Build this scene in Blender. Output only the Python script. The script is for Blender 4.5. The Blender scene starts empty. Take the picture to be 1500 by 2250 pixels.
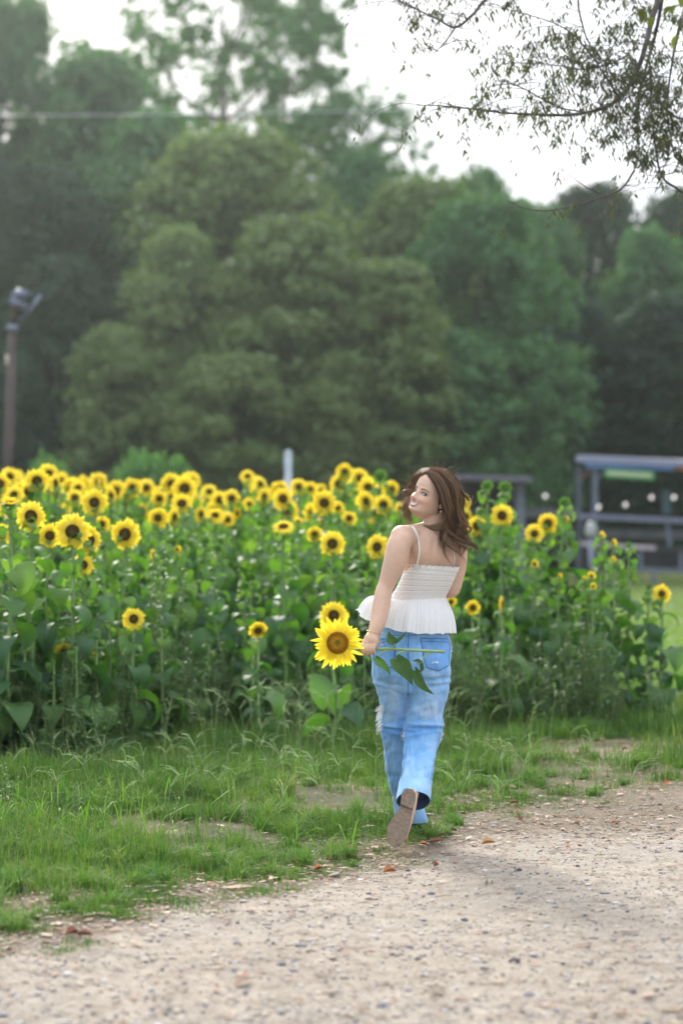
import bpy, bmesh, math, random
import numpy as np
from mathutils import Vector, Matrix, Euler, Quaternion
from mathutils.bvhtree import BVHTree
from math import radians, sin, cos, pi, atan2, sqrt

scene = bpy.context.scene
COL = scene.collection
RNG = np.random.default_rng(11)
random.seed(5)

# ------------------------------------------------------------ camera, sky, sun, exposure
FPX = 5312.0          # focal length in photograph pixels (85 mm on a 36 mm high frame)
CAMH = 1.4
HOR = 1160.0          # horizon row of the photograph
cd = bpy.data.cameras.new("camera"); cam = bpy.data.objects.new("camera", cd); COL.objects.link(cam)
cam.location = (0, 0, CAMH); cam.rotation_euler = (radians(90), 0, 0)
cd.sensor_fit = 'VERTICAL'; cd.sensor_height = 36; cd.sensor_width = 24; cd.lens = 85
cd.shift_y = 35.0 / 2250
cd.clip_start = 0.1; cd.clip_end = 2000
cd.dof.use_dof = True; cd.dof.focus_distance = 10.9; cd.dof.aperture_fstop = 2.0
scene.camera = cam

SUN_EL, SUN_AZ = radians(27), radians(-14)      # azimuth from +Y (ahead of the camera), negative = left
w = bpy.data.worlds.new("World"); scene.world = w; w.use_nodes = True
nt = w.node_tree; nt.nodes.clear()
out = nt.nodes.new('ShaderNodeOutputWorld'); bg = nt.nodes.new('ShaderNodeBackground')
sky = nt.nodes.new('ShaderNodeTexSky'); sky.sky_type = 'NISHITA'; sky.sun_disc = False
sky.sun_elevation = SUN_EL; sky.sun_rotation = SUN_AZ
sky.air_density = 1.0; sky.dust_density = 2.0; sky.ozone_density = 1.0
tc = nt.nodes.new('ShaderNodeTexCoord'); mp = nt.nodes.new('ShaderNodeMapping'); mp.inputs['Scale'].default_value = (1.2, 1.2, 4)
no = nt.nodes.new('ShaderNodeTexNoise'); no.inputs['Scale'].default_value = 1.6; no.inputs['Detail'].default_value = 5
cr = nt.nodes.new('ShaderNodeValToRGB')           # thin overcast: bright white veil with slightly bluer thin spots
cr.color_ramp.elements[0].position = 0.35; cr.color_ramp.elements[0].color = (8.6, 9.3, 10.4, 1)
cr.color_ramp.elements[1].position = 0.62; cr.color_ramp.elements[1].color = (9.7, 10.0, 10.5, 1)
mx = nt.nodes.new('ShaderNodeMix'); mx.data_type = 'RGBA'; mx.inputs[0].default_value = 0.82
L = nt.links.new
L(tc.outputs['Generated'], mp.inputs[0]); L(mp.outputs[0], no.inputs['Vector']); L(no.outputs[0], cr.inputs[0])
sx = nt.nodes.new('ShaderNodeSeparateXYZ'); gr = nt.nodes.new('ShaderNodeValToRGB')     # an overcast sky is dimmer at the horizon than overhead
gr.color_ramp.elements[0].position = 0.02; gr.color_ramp.elements[0].color = (.50, .54, .60, 1)
gr.color_ramp.elements[1].position = 0.20; gr.color_ramp.elements[1].color = (.66, .665, .69, 1)
e3 = gr.color_ramp.elements.new(.8); e3.color = (1.5, 1.5, 1.5, 1)
cm = nt.nodes.new('ShaderNodeMix'); cm.data_type = 'RGBA'; cm.blend_type = 'MULTIPLY'; cm.inputs[0].default_value = 1
L(tc.outputs['Generated'], sx.inputs[0]); L(sx.outputs[2], gr.inputs[0]); L(cr.outputs[0], cm.inputs[6]); L(gr.outputs[0], cm.inputs[7])
L(sky.outputs[0], mx.inputs[6]); L(cm.outputs[2], mx.inputs[7]); L(mx.outputs[2], bg.inputs[0])
bg.inputs[1].default_value = 0.085
L(bg.outputs[0], out.inputs[0])

sd = bpy.data.lights.new("sun", 'SUN'); sun = bpy.data.objects.new("sun", sd); COL.objects.link(sun)
sd.energy = 3.0; sd.angle = radians(12); sd.color = (1.0, 0.94, 0.84)
dirv = Vector((sin(SUN_AZ)*cos(SUN_EL), cos(SUN_AZ)*cos(SUN_EL), sin(SUN_EL)))
sun.rotation_euler = (-dirv).to_track_quat('-Z', 'Y').to_euler()
sun.location = dirv * 50

scene.view_settings.view_transform = 'Standard'; scene.view_settings.look = 'None'
scene.view_settings.exposure = 1.08; scene.view_settings.gamma = 1.0
scene.cycles.max_bounces = 6; scene.cycles.diffuse_bounces = 3; scene.cycles.glossy_bounces = 2
scene.cycles.transmission_bounces = 4; scene.cycles.transparent_max_bounces = 6
scene.cycles.use_denoising = True

# ------------------------------------------------------------ helpers
def P(px, py, Y):
    "the point at distance Y that stands at photograph pixel px, py"
    return Vector(((px - 750) / FPX * Y, Y, CAMH + (HOR - py) / FPX * Y))
def PA(pts):
    return np.array([tuple(P(*p)) for p in pts])

def mesh(name, V, Fs, mats, parent=None, smooth=True, midx=None, uv=None, attr=None, link=True):
    V = np.ascontiguousarray(V, dtype=np.float32).reshape(-1, 3)
    Fs = [np.asarray(f, dtype=np.int32) for f in Fs if len(f)]
    me = bpy.data.meshes.new(name)
    me.vertices.add(len(V)); me.vertices.foreach_set('co', V.ravel())
    loops = np.concatenate([f.ravel() for f in Fs])
    tot = np.concatenate([np.full(len(f), f.shape[1], np.int32) for f in Fs])
    st = np.concatenate([[0], np.cumsum(tot)[:-1]]).astype(np.int32)
    me.loops.add(len(loops)); me.loops.foreach_set('vertex_index', loops)
    me.polygons.add(len(tot)); me.polygons.foreach_set('loop_start', st); me.polygons.foreach_set('loop_total', tot)
    if midx is not None: me.polygons.foreach_set('material_index', np.asarray(midx, np.int32))
    me.polygons.foreach_set('use_smooth', np.full(len(tot), smooth, dtype=bool))
    if uv is not None:
        l = me.uv_layers.new(name='uv'); l.data.foreach_set('uv', np.asarray(uv, np.float32)[loops].ravel())
    if attr is not None:
        a = me.color_attributes.new(name='tint', type='FLOAT_COLOR', domain='POINT')
        c = np.ones((len(V), 4), np.float32); c[:, :3] = attr; a.data.foreach_set('color', c.ravel())
    me.update(calc_edges=True)
    for m in (mats if isinstance(mats, (list, tuple)) else [mats]): me.materials.append(m)
    o = bpy.data.objects.new(name, me)
    if link: COL.objects.link(o)
    if parent is not None: o.parent = parent
    return o

def empty(name, loc=(0, 0, 0), rz=0, link=True):
    o = bpy.data.objects.new(name, None); o.location = loc; o.rotation_euler = (0, 0, rz)
    o.empty_display_size = 0.1
    if link: COL.objects.link(o)
    return o

def tag(o, label=None, cat=None, group=None, kind=None):
    if label: o['label'] = label
    if cat: o['category'] = cat
    if group: o['group'] = group
    if kind: o['kind'] = kind
    return o

class MB:
    "collects pieces into one mesh"
    def __init__(s): s.V = []; s.q = []; s.t = []; s.n = 0; s.uv = []; s.qm = []; s.tm = []
    def add(s, V, q=None, t=None, uv=None, m=0):
        V = np.asarray(V, float).reshape(-1, 3)
        if q is not None and len(q): s.q.append(np.asarray(q) + s.n); s.qm.append(np.full(len(q), m))
        if t is not None and len(t): s.t.append(np.asarray(t) + s.n); s.tm.append(np.full(len(t), m))
        s.V.append(V); s.n += len(V)
        s.uv.append(np.zeros((len(V), 2)) if uv is None else np.asarray(uv, float))
    def data(s):
        V = np.concatenate(s.V)
        q = np.concatenate(s.q) if s.q else np.zeros((0, 4), int)
        t = np.concatenate(s.t) if s.t else np.zeros((0, 3), int)
        return V, q, t
    def build(s, name, mats, parent=None, smooth=True, attr=None, link=True):
        V, q, t = s.data()
        mi = np.concatenate(([np.zeros(0, int)] + s.qm + s.tm))
        return mesh(name, V, [q, t], mats, parent, smooth, mi, uv=np.concatenate(s.uv), attr=attr, link=link)
    def box(s, c, d, R=None, m=0, bevel=0):
        c = np.array(c, float); h = np.array(d, float) / 2
        v = np.array([[x, y, z] for x in (-1, 1) for y in (-1, 1) for z in (-1, 1)], float) * h
        if R is not None: v = v @ np.array(R.to_3x3()).T
        s.add(v + c, q=[[0, 1, 3, 2], [4, 6, 7, 5], [0, 4, 5, 1], [2, 3, 7, 6], [0, 2, 6, 4], [1, 5, 7, 3]], m=m)
    def tube(s, pts, r, n=8, m=0, caps=True, flat=1.0):
        V, q, t = tube_geo(pts, r, n, caps, flat)
        s.add(V, q, t, m=m)

def tube_geo(pts, r, n=8, caps=True, flat=1.0):
    p = np.asarray(pts, float); k = len(p)
    r = np.broadcast_to(np.asarray(r, float), (k,))
    T = np.gradient(p, axis=0); T /= np.linalg.norm(T, axis=1)[:, None] + 1e-9
    ref = np.array([0, 0, 1.0]) if abs(T[0, 2]) < .9 else np.array([0, 1.0, 0])
    A = np.zeros_like(p); a = np.cross(ref, T[0]); a /= np.linalg.norm(a)
    for i in range(k):
        a = a - T[i] * np.dot(a, T[i]); a /= np.linalg.norm(a) + 1e-9; A[i] = a
    B = np.cross(T, A)
    th = np.linspace(0, 2 * pi, n, endpoint=False)
    V = p[:, None] + r[:, None, None] * (np.cos(th)[None, :, None] * A[:, None] + flat * np.sin(th)[None, :, None] * B[:, None])
    V = V.reshape(-1, 3)
    i = np.arange(k - 1)[:, None] * n; j = np.arange(n)[None]; j2 = (j + 1) % n
    q = np.stack([i + j, i + j2, i + n + j2, i + n + j], -1).reshape(-1, 4)
    t = np.zeros((0, 3), int)
    if caps:
        V = np.concatenate([V, p[:1], p[-1:]]); c0 = k * n; jj = np.arange(n); j3 = (jj + 1) % n
        t = np.concatenate([np.stack([np.full(n, c0), j3, jj], -1), np.stack([np.full(n, c0 + 1), (k - 1) * n + jj, (k - 1) * n + j3], -1)])
    return V, q, t

def smooth_path(pts, n):
    "Catmull-Rom through pts"
    p = np.asarray(pts, float); k = len(p)
    pp = np.concatenate([2 * p[:1] - p[1:2], p, 2 * p[-1:] - p[-2:-1]])
    u = np.linspace(0, k - 1, n); i = np.minimum(u.astype(int), k - 2); f = (u - i)[:, None]
    a, b, c, d = pp[i], pp[i + 1], pp[i + 2], pp[i + 3]
    return .5 * ((2 * b) + (-a + c) * f + (2 * a - 5 * b + 4 * c - d) * f**2 + (-a + 3 * b - 3 * c + d) * f**3)

def vnoise(x, y, seed=0):
    "value noise, vectorised, about 0..1"
    x = np.asarray(x, float); y = np.asarray(y, float)
    def h(i, j):
        v = np.sin(i * 127.1 + j * 311.7 + seed * 74.7) * 43758.5453
        return v - np.floor(v)
    i = np.floor(x); j = np.floor(y); fx = x - i; fy = y - j
    fx = fx * fx * (3 - 2 * fx); fy = fy * fy * (3 - 2 * fy)
    return (h(i, j) * (1 - fx) + h(i + 1, j) * fx) * (1 - fy) + (h(i, j + 1) * (1 - fx) + h(i + 1, j + 1) * fx) * fy

# ------------------------------------------------------------ materials
def nodes(name):
    m = bpy.data.materials.new(name); m.use_nodes = True; n = m.node_tree
    return m, n, n.nodes['Principled BSDF']
def ramp(n, stops):
    r = n.nodes.new('ShaderNodeValToRGB'); e = r.color_ramp.elements
    while len(e) < len(stops): e.new(0.5)
    for k, (p, c) in enumerate(stops): e[k].position = p; e[k].color = (*c, 1)
    return r
def noise(n, scale, detail=3, rough=.5, vec=None):
    t = n.nodes.new('ShaderNodeTexNoise'); t.inputs['Scale'].default_value = scale
    t.inputs['Detail'].default_value = detail; t.inputs['Roughness'].default_value = rough
    if vec is not None: n.links.new(vec, t.inputs['Vector'])
    return t
def bump(n, b, h, strength=.3, dist=.01):
    k = n.nodes.new('ShaderNodeBump'); k.inputs['Strength'].default_value = strength; k.inputs['Distance'].default_value = dist
    n.links.new(h, k.inputs['Height']); n.links.new(k.outputs[0], b.inputs['Normal']); return k
def objco(n): return n.nodes.new('ShaderNodeTexCoord').outputs['Object']
def island(n): return n.nodes.new('ShaderNodeNewGeometry').outputs['Random Per Island']

def mat_leaf(name, cols, rough=.5, trans=.35, spec=.35, tcol=None, scale=0.35, nmix=.5):
    "foliage: per-leaf colour + slow noise, some light passes through"
    m, n, b = nodes(name)
    no = noise(n, scale, 2, vec=objco(n))
    mixv = n.nodes.new('ShaderNodeMix'); mixv.inputs[0].default_value = nmix
    n.links.new(island(n), mixv.inputs[2]); n.links.new(no.outputs[0], mixv.inputs[3])
    r = ramp(n, [(i / (len(cols) - 1) * .8 + .1, c) for i, c in enumerate(cols)])
    n.links.new(mixv.outputs[0], r.inputs[0]); n.links.new(r.outputs[0], b.inputs['Base Color'])
    b.inputs['Roughness'].default_value = rough; b.inputs['Specular IOR Level'].default_value = spec
    tr = n.nodes.new('ShaderNodeBsdfTranslucent')
    g = n.nodes.new('ShaderNodeMix'); g.data_type = 'RGBA'; g.blend_type = 'MULTIPLY'; g.inputs[0].default_value = 1
    g.inputs[7].default_value = (*(tcol or (1.6, 1.9, .6)), 1)
    n.links.new(r.outputs[0], g.inputs[6]); n.links.new(g.outputs[2], tr.inputs[0])
    ms = n.nodes.new('ShaderNodeMixShader'); ms.inputs[0].default_value = trans
    n.links.new(b.outputs[0], ms.inputs[1]); n.links.new(tr.outputs[0], ms.inputs[2])
    n.links.new(ms.outputs[0], n.nodes['Material Output'].inputs['Surface'])
    return m

def mat_plain(name, c, rough=.6, metal=0, var=.15, scale=8, bmp=0, spec=.5):
    m, n, b = nodes(name)
    no = noise(n, scale, 4, vec=objco(n))
    r = ramp(n, [(.3, tuple(x * (1 - var) for x in c)), (.7, tuple(min(1, x * (1 + var)) for x in c))])
    n.links.new(no.outputs[0], r.inputs[0]); n.links.new(r.outputs[0], b.inputs['Base Color'])
    b.inputs['Roughness'].default_value = rough; b.inputs['Metallic'].default_value = metal
    b.inputs['Specular IOR Level'].default_value = spec
    if bmp: bump(n, b, no.outputs[0], bmp)
    return m
# ============================================================ THE SETTING
GX = np.array([-9, -5, -1.6, -1.14, -.55, .0, .3, .62, .9, 1.3, 1.9, 3.5, 9.0])
GY = np.array([4.0, 5.6, 7.6, 8.15, 9.5, 10.15, 10.7, 12.0, 12.5, 12.9, 13.3, 14.6, 19.0])
def edgeY(X):
    X = np.asarray(X, float)
    return np.interp(X, GX, GY) + (vnoise(X * 2.6, X * 0 + 3, 2) - .5) * .8 + (vnoise(X * 9, X * 0 + 7, 4) - .5) * .4 + (vnoise(X * 27, X * 0 + 1, 5) - .5) * .18
def groundz(X, Y):
    near = np.clip((40 - np.asarray(Y, float)) / 25, 0, 1)
    return ((vnoise(X * .9, Y * .9, 1) - .5) * .05 + (vnoise(X * 4, Y * 4, 9) - .5) * .018) * near

def grid_sheet(xs, ys, zf):
    X, Y = np.meshgrid(xs, ys); Z = zf(X, Y)
    V = np.stack([X, Y, Z], -1).reshape(-1, 3); nx, ny = len(xs), len(ys)
    i = np.arange(ny - 1)[:, None] * nx; j = np.arange(nx - 1)[None]
    q = np.stack([i + j, i + j + 1, i + nx + j + 1, i + nx + j], -1).reshape(-1, 4)
    return V, q

# ground: soil with straw, moss and dead grass
m, n, b = nodes('soil')
oc = objco(n)
n1 = noise(n, 1.3, 5, .6, oc); n2 = noise(n, 26, 6, .75, oc)
r1 = ramp(n, [(.30, (.045, .060, .018)), (.48, (.10, .095, .045)), (.58, (.20, .155, .10)), (.72, (.30, .22, .155))])
r2 = ramp(n, [(.30, (.35, .33, .32)), (.55, (1, 1, 1)), (.8, (1.35, 1.3, 1.2))])
mm = n.nodes.new('ShaderNodeMix'); mm.data_type = 'RGBA'; mm.blend_type = 'MULTIPLY'; mm.inputs[0].default_value = .8
n.links.new(n1.outputs[0], r1.inputs[0]); n.links.new(n2.outputs[0], r2.inputs[0])
n.links.new(r1.outputs[0], mm.inputs[6]); n.links.new(r2.outputs[0], mm.inputs[7]); n.links.new(mm.outputs[2], b.inputs['Base Color'])
b.inputs['Roughness'].default_value = .95; b.inputs['Specular IOR Level'].default_value = .15
bump(n, b, n2.outputs[0], .7, .02)
SOIL = m
xs = np.unique(np.concatenate([np.linspace(-200, -12, 9), np.linspace(-12, 12, 161), np.linspace(12, 200, 9)]))
ys = np.unique(np.concatenate([np.linspace(-30, 5, 6), np.linspace(5, 26, 161), np.linspace(26, 110, 25), np.linspace(110, 240, 6)]))
V, q = grid_sheet(xs, ys, groundz)
tag(mesh('ground', V, [q], SOIL), kind='structure')

# gravel road
m, n, b = nodes('gravel')
oc = objco(n)
n0 = noise(n, .55, 4, .6, oc); n1 = noise(n, 9, 6, .7, oc); n2 = noise(n, 70, 5, .8, oc)
r0 = ramp(n, [(.3, (.29, .248, .20)), (.5, (.365, .318, .262)), (.7, (.32, .288, .245))])
r1 = ramp(n, [(.34, (.55, .50, .47)), (.47, (.95, .94, .93)), (.58, (1.05, 1.05, 1.05)), (.68, (1.25, 1.22, 1.2))])
r2 = ramp(n, [(.33, (.30, .27, .26)), (.43, (.85, .83, .82)), (.6, (1.08, 1.08, 1.08)), (.70, (1.4, 1.42, 1.46))])
a = n.nodes.new('ShaderNodeMix'); a.data_type = 'RGBA'; a.blend_type = 'MULTIPLY'; a.inputs[0].default_value = .9
c = n.nodes.new('ShaderNodeMix'); c.data_type = 'RGBA'; c.blend_type = 'MULTIPLY'; c.inputs[0].default_value = .9
for s_, d_ in ((n0, r0), (n1, r1), (n2, r2)): n.links.new(s_.outputs[0], d_.inputs[0])
n.links.new(r0.outputs[0], a.inputs[6]); n.links.new(r1.outputs[0], a.inputs[7])
n.links.new(a.outputs[2], c.inputs[6]); n.links.new(r2.outputs[0], c.inputs[7]); 
at = n.nodes.new('ShaderNodeVertexColor'); at.layer_name = 'tint'; en = noise(n, 5, 5, .7, oc)
ea = n.nodes.new('ShaderNodeMath'); ea.operation = 'ADD'; n.links.new(at.outputs[0], ea.inputs[0]); n.links.new(en.outputs[0], ea.inputs[1])
er = ramp(n, [(.62, (0, 0, 0)), (1.0, (1, 1, 1))]); n.links.new(ea.outputs[0], er.inputs[0])
em = n.nodes.new('ShaderNodeMix'); em.data_type = 'RGBA'; n.links.new(er.outputs[0], em.inputs[0]); em.inputs[7].default_value = (.17, .135, .095, 1)
n.links.new(c.outputs[2], em.inputs[6]); n.links.new(em.outputs[2], b.inputs['Base Color'])
b.inputs['Roughness'].default_value = .95; b.inputs['Specular IOR Level'].default_value = .2
ad = n.nodes.new('ShaderNodeMath'); ad.operation = 'MULTIPLY_ADD'; ad.inputs[1].default_value = .5
n.links.new(n2.outputs[0], ad.inputs[0]); n.links.new(n1.outputs[0], ad.inputs[2])
bump(n, b, ad.outputs[0], .9, .02)
xs = np.linspace(-9, 9, 700); tt = np.linspace(0, 1, 110)
X = np.repeat(xs[None], len(tt), 0); E = edgeY(xs)[None]
Yg = -12 + (E + 12) * tt[:, None] ** .6
Z = groundz(X, Yg) + .004
V = np.stack([X, Yg, Z], -1).reshape(-1, 3); nx = len(xs)
i = np.arange(len(tt) - 1)[:, None] * nx; j = np.arange(nx - 1)[None]
q = np.stack([i + j, i + j + 1, i + nx + j + 1, i + nx + j], -1).reshape(-1, 4)
ed = np.exp(-np.clip(E - Yg, 0, 99) / .42) * .85 + .55 * np.exp(-((X - 1.0) / 1.2) ** 2 - ((Yg - 11.9) / .8) ** 2)
tag(mesh('gravel_road', V, [q], m, attr=np.repeat(ed.reshape(-1, 1), 3, 1)), kind='structure')

# ---- loose stones and mulch on the road and its edge
def scatter(n, xr, yr, seed=0):
    rg = np.random.default_rng(seed)
    Y = 1 / (1 / yr[1] + rg.random(n) * (1 / yr[0] - 1 / yr[1]))          # denser near the camera
    X = (rg.random(n) * 2 - 1) * (Y * .1412 + .7) if xr is None else xr[0] + rg.random(n) * (xr[1] - xr[0])
    return X, Y, rg
ico = bmesh.new(); bmesh.ops.create_icosphere(ico, subdivisions=1, radius=1)
IV = np.array([v.co[:] for v in ico.verts]); IF = np.array([[v.index for v in f.verts] for f in ico.faces]); ico.free()
def rotz(V, a):
    c, s = np.cos(a)[:, None], np.sin(a)[:, None]
    return np.stack([V[..., 0] * c - V[..., 1] * s, V[..., 0] * s + V[..., 1] * c, V[..., 2]], -1)
X, Y, rg = scatter(26000, None, (6.3, 16), 3)
keep = (Y < edgeY(X) + .25 * rg.random(len(X))) & (rg.random(len(X)) < .35 + .8 * vnoise(X * 2.2, Y * 2.2, 5)); X, Y = X[keep], Y[keep]; N = len(X)
sz = np.exp(rg.normal(-5.6, .55, N)).clip(.0018, .019)
Vp = IV[None] * (1 + rg.normal(0, .12, (N, len(IV), 1))) * sz[:, None, None] * np.stack([rg.uniform(.8, 1.5, N), rg.uniform(.7, 1.1, N), rg.uniform(.3, .6, N)], -1)[:, None]
Vp = rotz(Vp, rg.random(N) * 6.28) + np.stack([X, Y, groundz(X, Y) + .005 + sz * .12], -1)[:, None]
Fp = IF[None] + (np.arange(N) * len(IV))[:, None, None]
m, n, b = nodes('pebble')
r = ramp(n, [(.0, (.07, .065, .07)), (.2, (.18, .19, .22)), (.4, (.33, .28, .24)), (.7, (.45, .38, .33)), (.9, (.44, .40, .37)), (1, (.52, .52, .55))])
n.links.new(island(n), r.inputs[0]); n.links.new(r.outputs[0], b.inputs['Base Color']); b.inputs['Roughness'].default_value = .85
PEB = mesh('pebbles', Vp.reshape(-1, 3), [Fp.reshape(-1, 3)], m, smooth=False)
tag(PEB, 'small grey and tan stones strewn over the gravel road', 'gravel', kind='stuff')

def chips(n, xr, yr, seed, dens, size, name, label, cols):
    X, Y, rg = scatter(n, xr, yr, seed); k = rg.random(len(X)) < dens(X, Y); X, Y = X[k], Y[k]; N = len(X)
    l = np.exp(rg.normal(math.log(size), .5, N)); wd = l * rg.uniform(.15, .6, N)
    B = np.array([[-1, 0, 0], [-.3, -1, .15], [1, 0, .1], [.3, 1, .2]], float)
    V = B[None] * np.stack([l, wd, l * rg.uniform(.0, .9, N)], -1)[:, None]
    V += rg.normal(0, .15, V.shape) * l[:, None, None] * .4
    V = rotz(V, rg.normal(0, 1.0, N)) + np.stack([X, Y, groundz(X, Y) + .009 + l * .12], -1)[:, None]
    q = np.arange(N * 4).reshape(N, 4)
    m, nn, b = nodes(name); r = ramp(nn, [(i / (len(cols) - 1), c) for i, c in enumerate(cols)])
    nn.links.new(island(nn), r.inputs[0]); nn.links.new(r.outputs[0], b.inputs['Base Color']); b.inputs['Roughness'].default_value = .8
    return tag(mesh(name, V.reshape(-1, 3), [q], m, smooth=False), label, 'leaf litter', kind='stuff')
def dlit(X, Y):
    d = edgeY(X) - Y
    return np.exp(-(d + .1) ** 2 / .6 ** 2) * .9 + np.exp(-((X - 1.0) / 1.1) ** 2 - ((Y - 11.7) / 1.0) ** 2) * 1.1 + .09 + np.exp(-((X - 1.75) / .5) ** 2 - ((Y - 15.6) / 1.2) ** 2) * .8
chips(75000, None, (6.3, 19), 7, dlit, .010, 'leaf_litter', 'brown bark bits and dead leaves along the grassy edge of the road',
      [(.03, .018, .012), (.11, .05, .028), (.22, .10, .05), (.30, .22, .14), (.42, .34, .24), (.05, .03, .02), (.25, .09, .035), (.36, .30, .22)])

# ---- grass
def blades(X, Y, h, wd, rg, lean=.55, seg=2):
    N = len(X); a = rg.random(N) * 2 * pi; dx, dy = np.cos(a), np.sin(a)
    ln = rg.random(N) * lean + .1; z0 = groundz(X, Y) - .005
    px, py = -dy, dx
    lv = [0, .5, 1.0] if seg == 2 else [0, .33, .7, 1.0]
    rows = []
    for t in lv[:-1]:
        off = ln * h * t ** 1.8
        c = np.stack([X + dx * off, Y + dy * off, z0 + h * t * (1 - .25 * ln * t)], -1)
        wv = (wd * (1 - t * .6) * .5)[:, None] * np.stack([px, py, np.zeros(N)], -1)
        rows += [c - wv, c + wv]
    off = ln * h * 1.0
    rows.append(np.stack([X + dx * off, Y + dy * off, z0 + h * (1 - .35 * ln)], -1))
    V = np.stack(rows, 1); k = V.shape[1]; base = (np.arange(N) * k)[:, None]
    qs = [base + np.array([2 * i, 2 * i + 1, 2 * i + 3, 2 * i + 2]) for i in range(len(lv) - 2)]
    t = base + np.array([k - 3, k - 2, k - 1])
    return V.reshape(-1, 3), np.concatenate(qs), t
GRASS = mat_leaf('grass_blade', [(.06, .085, .025), (.045, .105, .026), (.068, .145, .034), (.105, .18, .044), (.155, .21, .06), (.33, .28, .14)], .75, .3, .15, scale=1.3, nmix=.5, tcol=(1.3, 1.6, .5))
def gdens(X, Y):
    d = Y - edgeY(X)
    v = np.clip(d / 1.7 + .16, 0, 1) * (vnoise(X * 1.7 + 3, Y * 1.3, 12) * .9 + vnoise(X * 6, Y * 6, 13) * 1.1 - .33)
    bare = np.exp(-((X + .72) / .30) ** 2 - ((Y - 11.2) / .28) ** 2) + np.exp(-((X - 1.9) / .5) ** 2 - ((Y - 15.3) / .6) ** 2) * 1.1 + np.exp(-((X - 1.0) / .35) ** 2 - ((Y - 18.3) / .7) ** 2) * 1.2 \
        + np.exp(-((X - .05) / .25) ** 2 - ((Y - 12.6) / .35) ** 2) * .8
    return np.clip(v - bare * 1.3, 0, 1) * (d > -.15)
X, Y, rg = scatter(430000, None, (7.2, 20), 21)
k = rg.random(len(X)) < gdens(X, Y); X, Y = X[k], Y[k]
# tufts that creep out over the stones
tx, ty, rg2 = scatter(620, None, (7.5, 15), 91); kk = np.abs(edgeY(tx) - ty - .0) < .55; tx, ty = tx[kk], ty[kk]
ti = rg2.integers(0, len(tx), 15000); X = np.concatenate([X, tx[ti] + rg2.normal(0, .045, 15000)]); Y = np.concatenate([Y, ty[ti] + rg2.normal(0, .06, 15000)])
d = Y - edgeY(X)
h = (.030 + .070 * np.clip(d / 2.2, 0, 1) + .06 * np.clip((Y - 14) / 3, 0, 1)) * rg.uniform(.4, 1.5, len(X)) * (.25 + 1.7 * vnoise(X * 3.4, Y * 3.4, 31) * vnoise(X * 9, Y * 9, 33) ** .5)
tall = np.exp(-((X + 1.5) / .55) ** 2 - ((Y - 12.6) / .9) ** 2) * .13 + np.exp(-((X - 1.95) / .35) ** 2 - ((Y - 14.4) / .8) ** 2) * .15
h = h + tall * rg.uniform(.3, 1.3, len(X))
V, q, t = blades(X, Y, h, .0028 + h * .018 * rg.uniform(.5, 1.4, len(X)), rg, .9)
tag(mesh('grass', V, [q, t], GRASS), 'short green grass of the verge between the gravel and the sunflowers', 'grass', kind='stuff')
# broader leafy blades, lower left, and at the foot of the sunflowers
TALL = mat_leaf('tall_grass_blade', [(.05, .13, .025), (.085, .19, .035), (.14, .26, .05), (.24, .30, .10)], .7, .35, .2, scale=.9)
mb = []
X, Y, rg = scatter(15000, None, (10.5, 14.5), 22)
k = rg.random(len(X)) < np.exp(-((X + 1.55) / .55) ** 2 - ((Y - 12.4) / 1.0) ** 2) + .02 * (Y > edgeY(X) + .5); X, Y = X[k], Y[k]
V, q, t = blades(X, Y, rg.uniform(.08, .22, len(X)), rg.uniform(.005, .010, len(X)), rg, 1.5, 3)
tag(mesh('leafy_grass', V, [q, t], TALL), 'broad bright blades of taller grass at the left of the verge', 'grass', kind='stuff')
# crabgrass tufts: blades splayed from a common foot
tx, ty, rg2 = scatter(900, None, (8, 19.5), 61); kk = (ty > edgeY(tx) - .1) & (gdens(tx, ty) > .12); tx, ty = tx[kk], ty[kk]
ti = rg2.integers(0, len(tx), 42000); sz_ = rg2.uniform(.5, 1.5, len(tx)) * (.6 + .5 * np.clip((ty - edgeY(tx)) / 3, 0, 1))
V, q, t = blades(tx[ti] + rg2.normal(0, .018, len(ti)), ty[ti] + rg2.normal(0, .018, len(ti)), sz_[ti] * rg2.uniform(.05, .15, len(ti)), rg2.uniform(.003, .0065, len(ti)), rg2, 1.5, 3)
TUFT = mat_leaf('tuft_blade', [(.045, .105, .03), (.07, .16, .04), (.11, .20, .05), (.17, .23, .07), (.32, .28, .16)], .8, .25, .1, scale=2.5, nmix=.7)
tag(mesh('grass_tufts', V, [q, t], TUFT), 'splayed tufts of coarse grass dotted over the verge', 'grass', kind='stuff')
# far lawn, coarse
X, Y, rg = scatter(90000, None, (19.5, 75), 23)
k = (X / Y > .03) | (rg.random(len(X)) < .15); X, Y = X[k], Y[k]
V, q, t = blades(X, Y, rg.uniform(.05, .14, len(X)) * (1 + .6 * (Y < 26)), .004 + Y * .00028, rg, .9)
LAWN = mat_leaf('lawn_blade', [(.075, .15, .03), (.11, .21, .04), (.16, .25, .06), (.24, .27, .10)], .6, .35, scale=.5)
tag(mesh('lawn', V, [q, t], LAWN), 'open mown lawn behind the sunflowers at the right', 'grass', kind='stuff')

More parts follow.
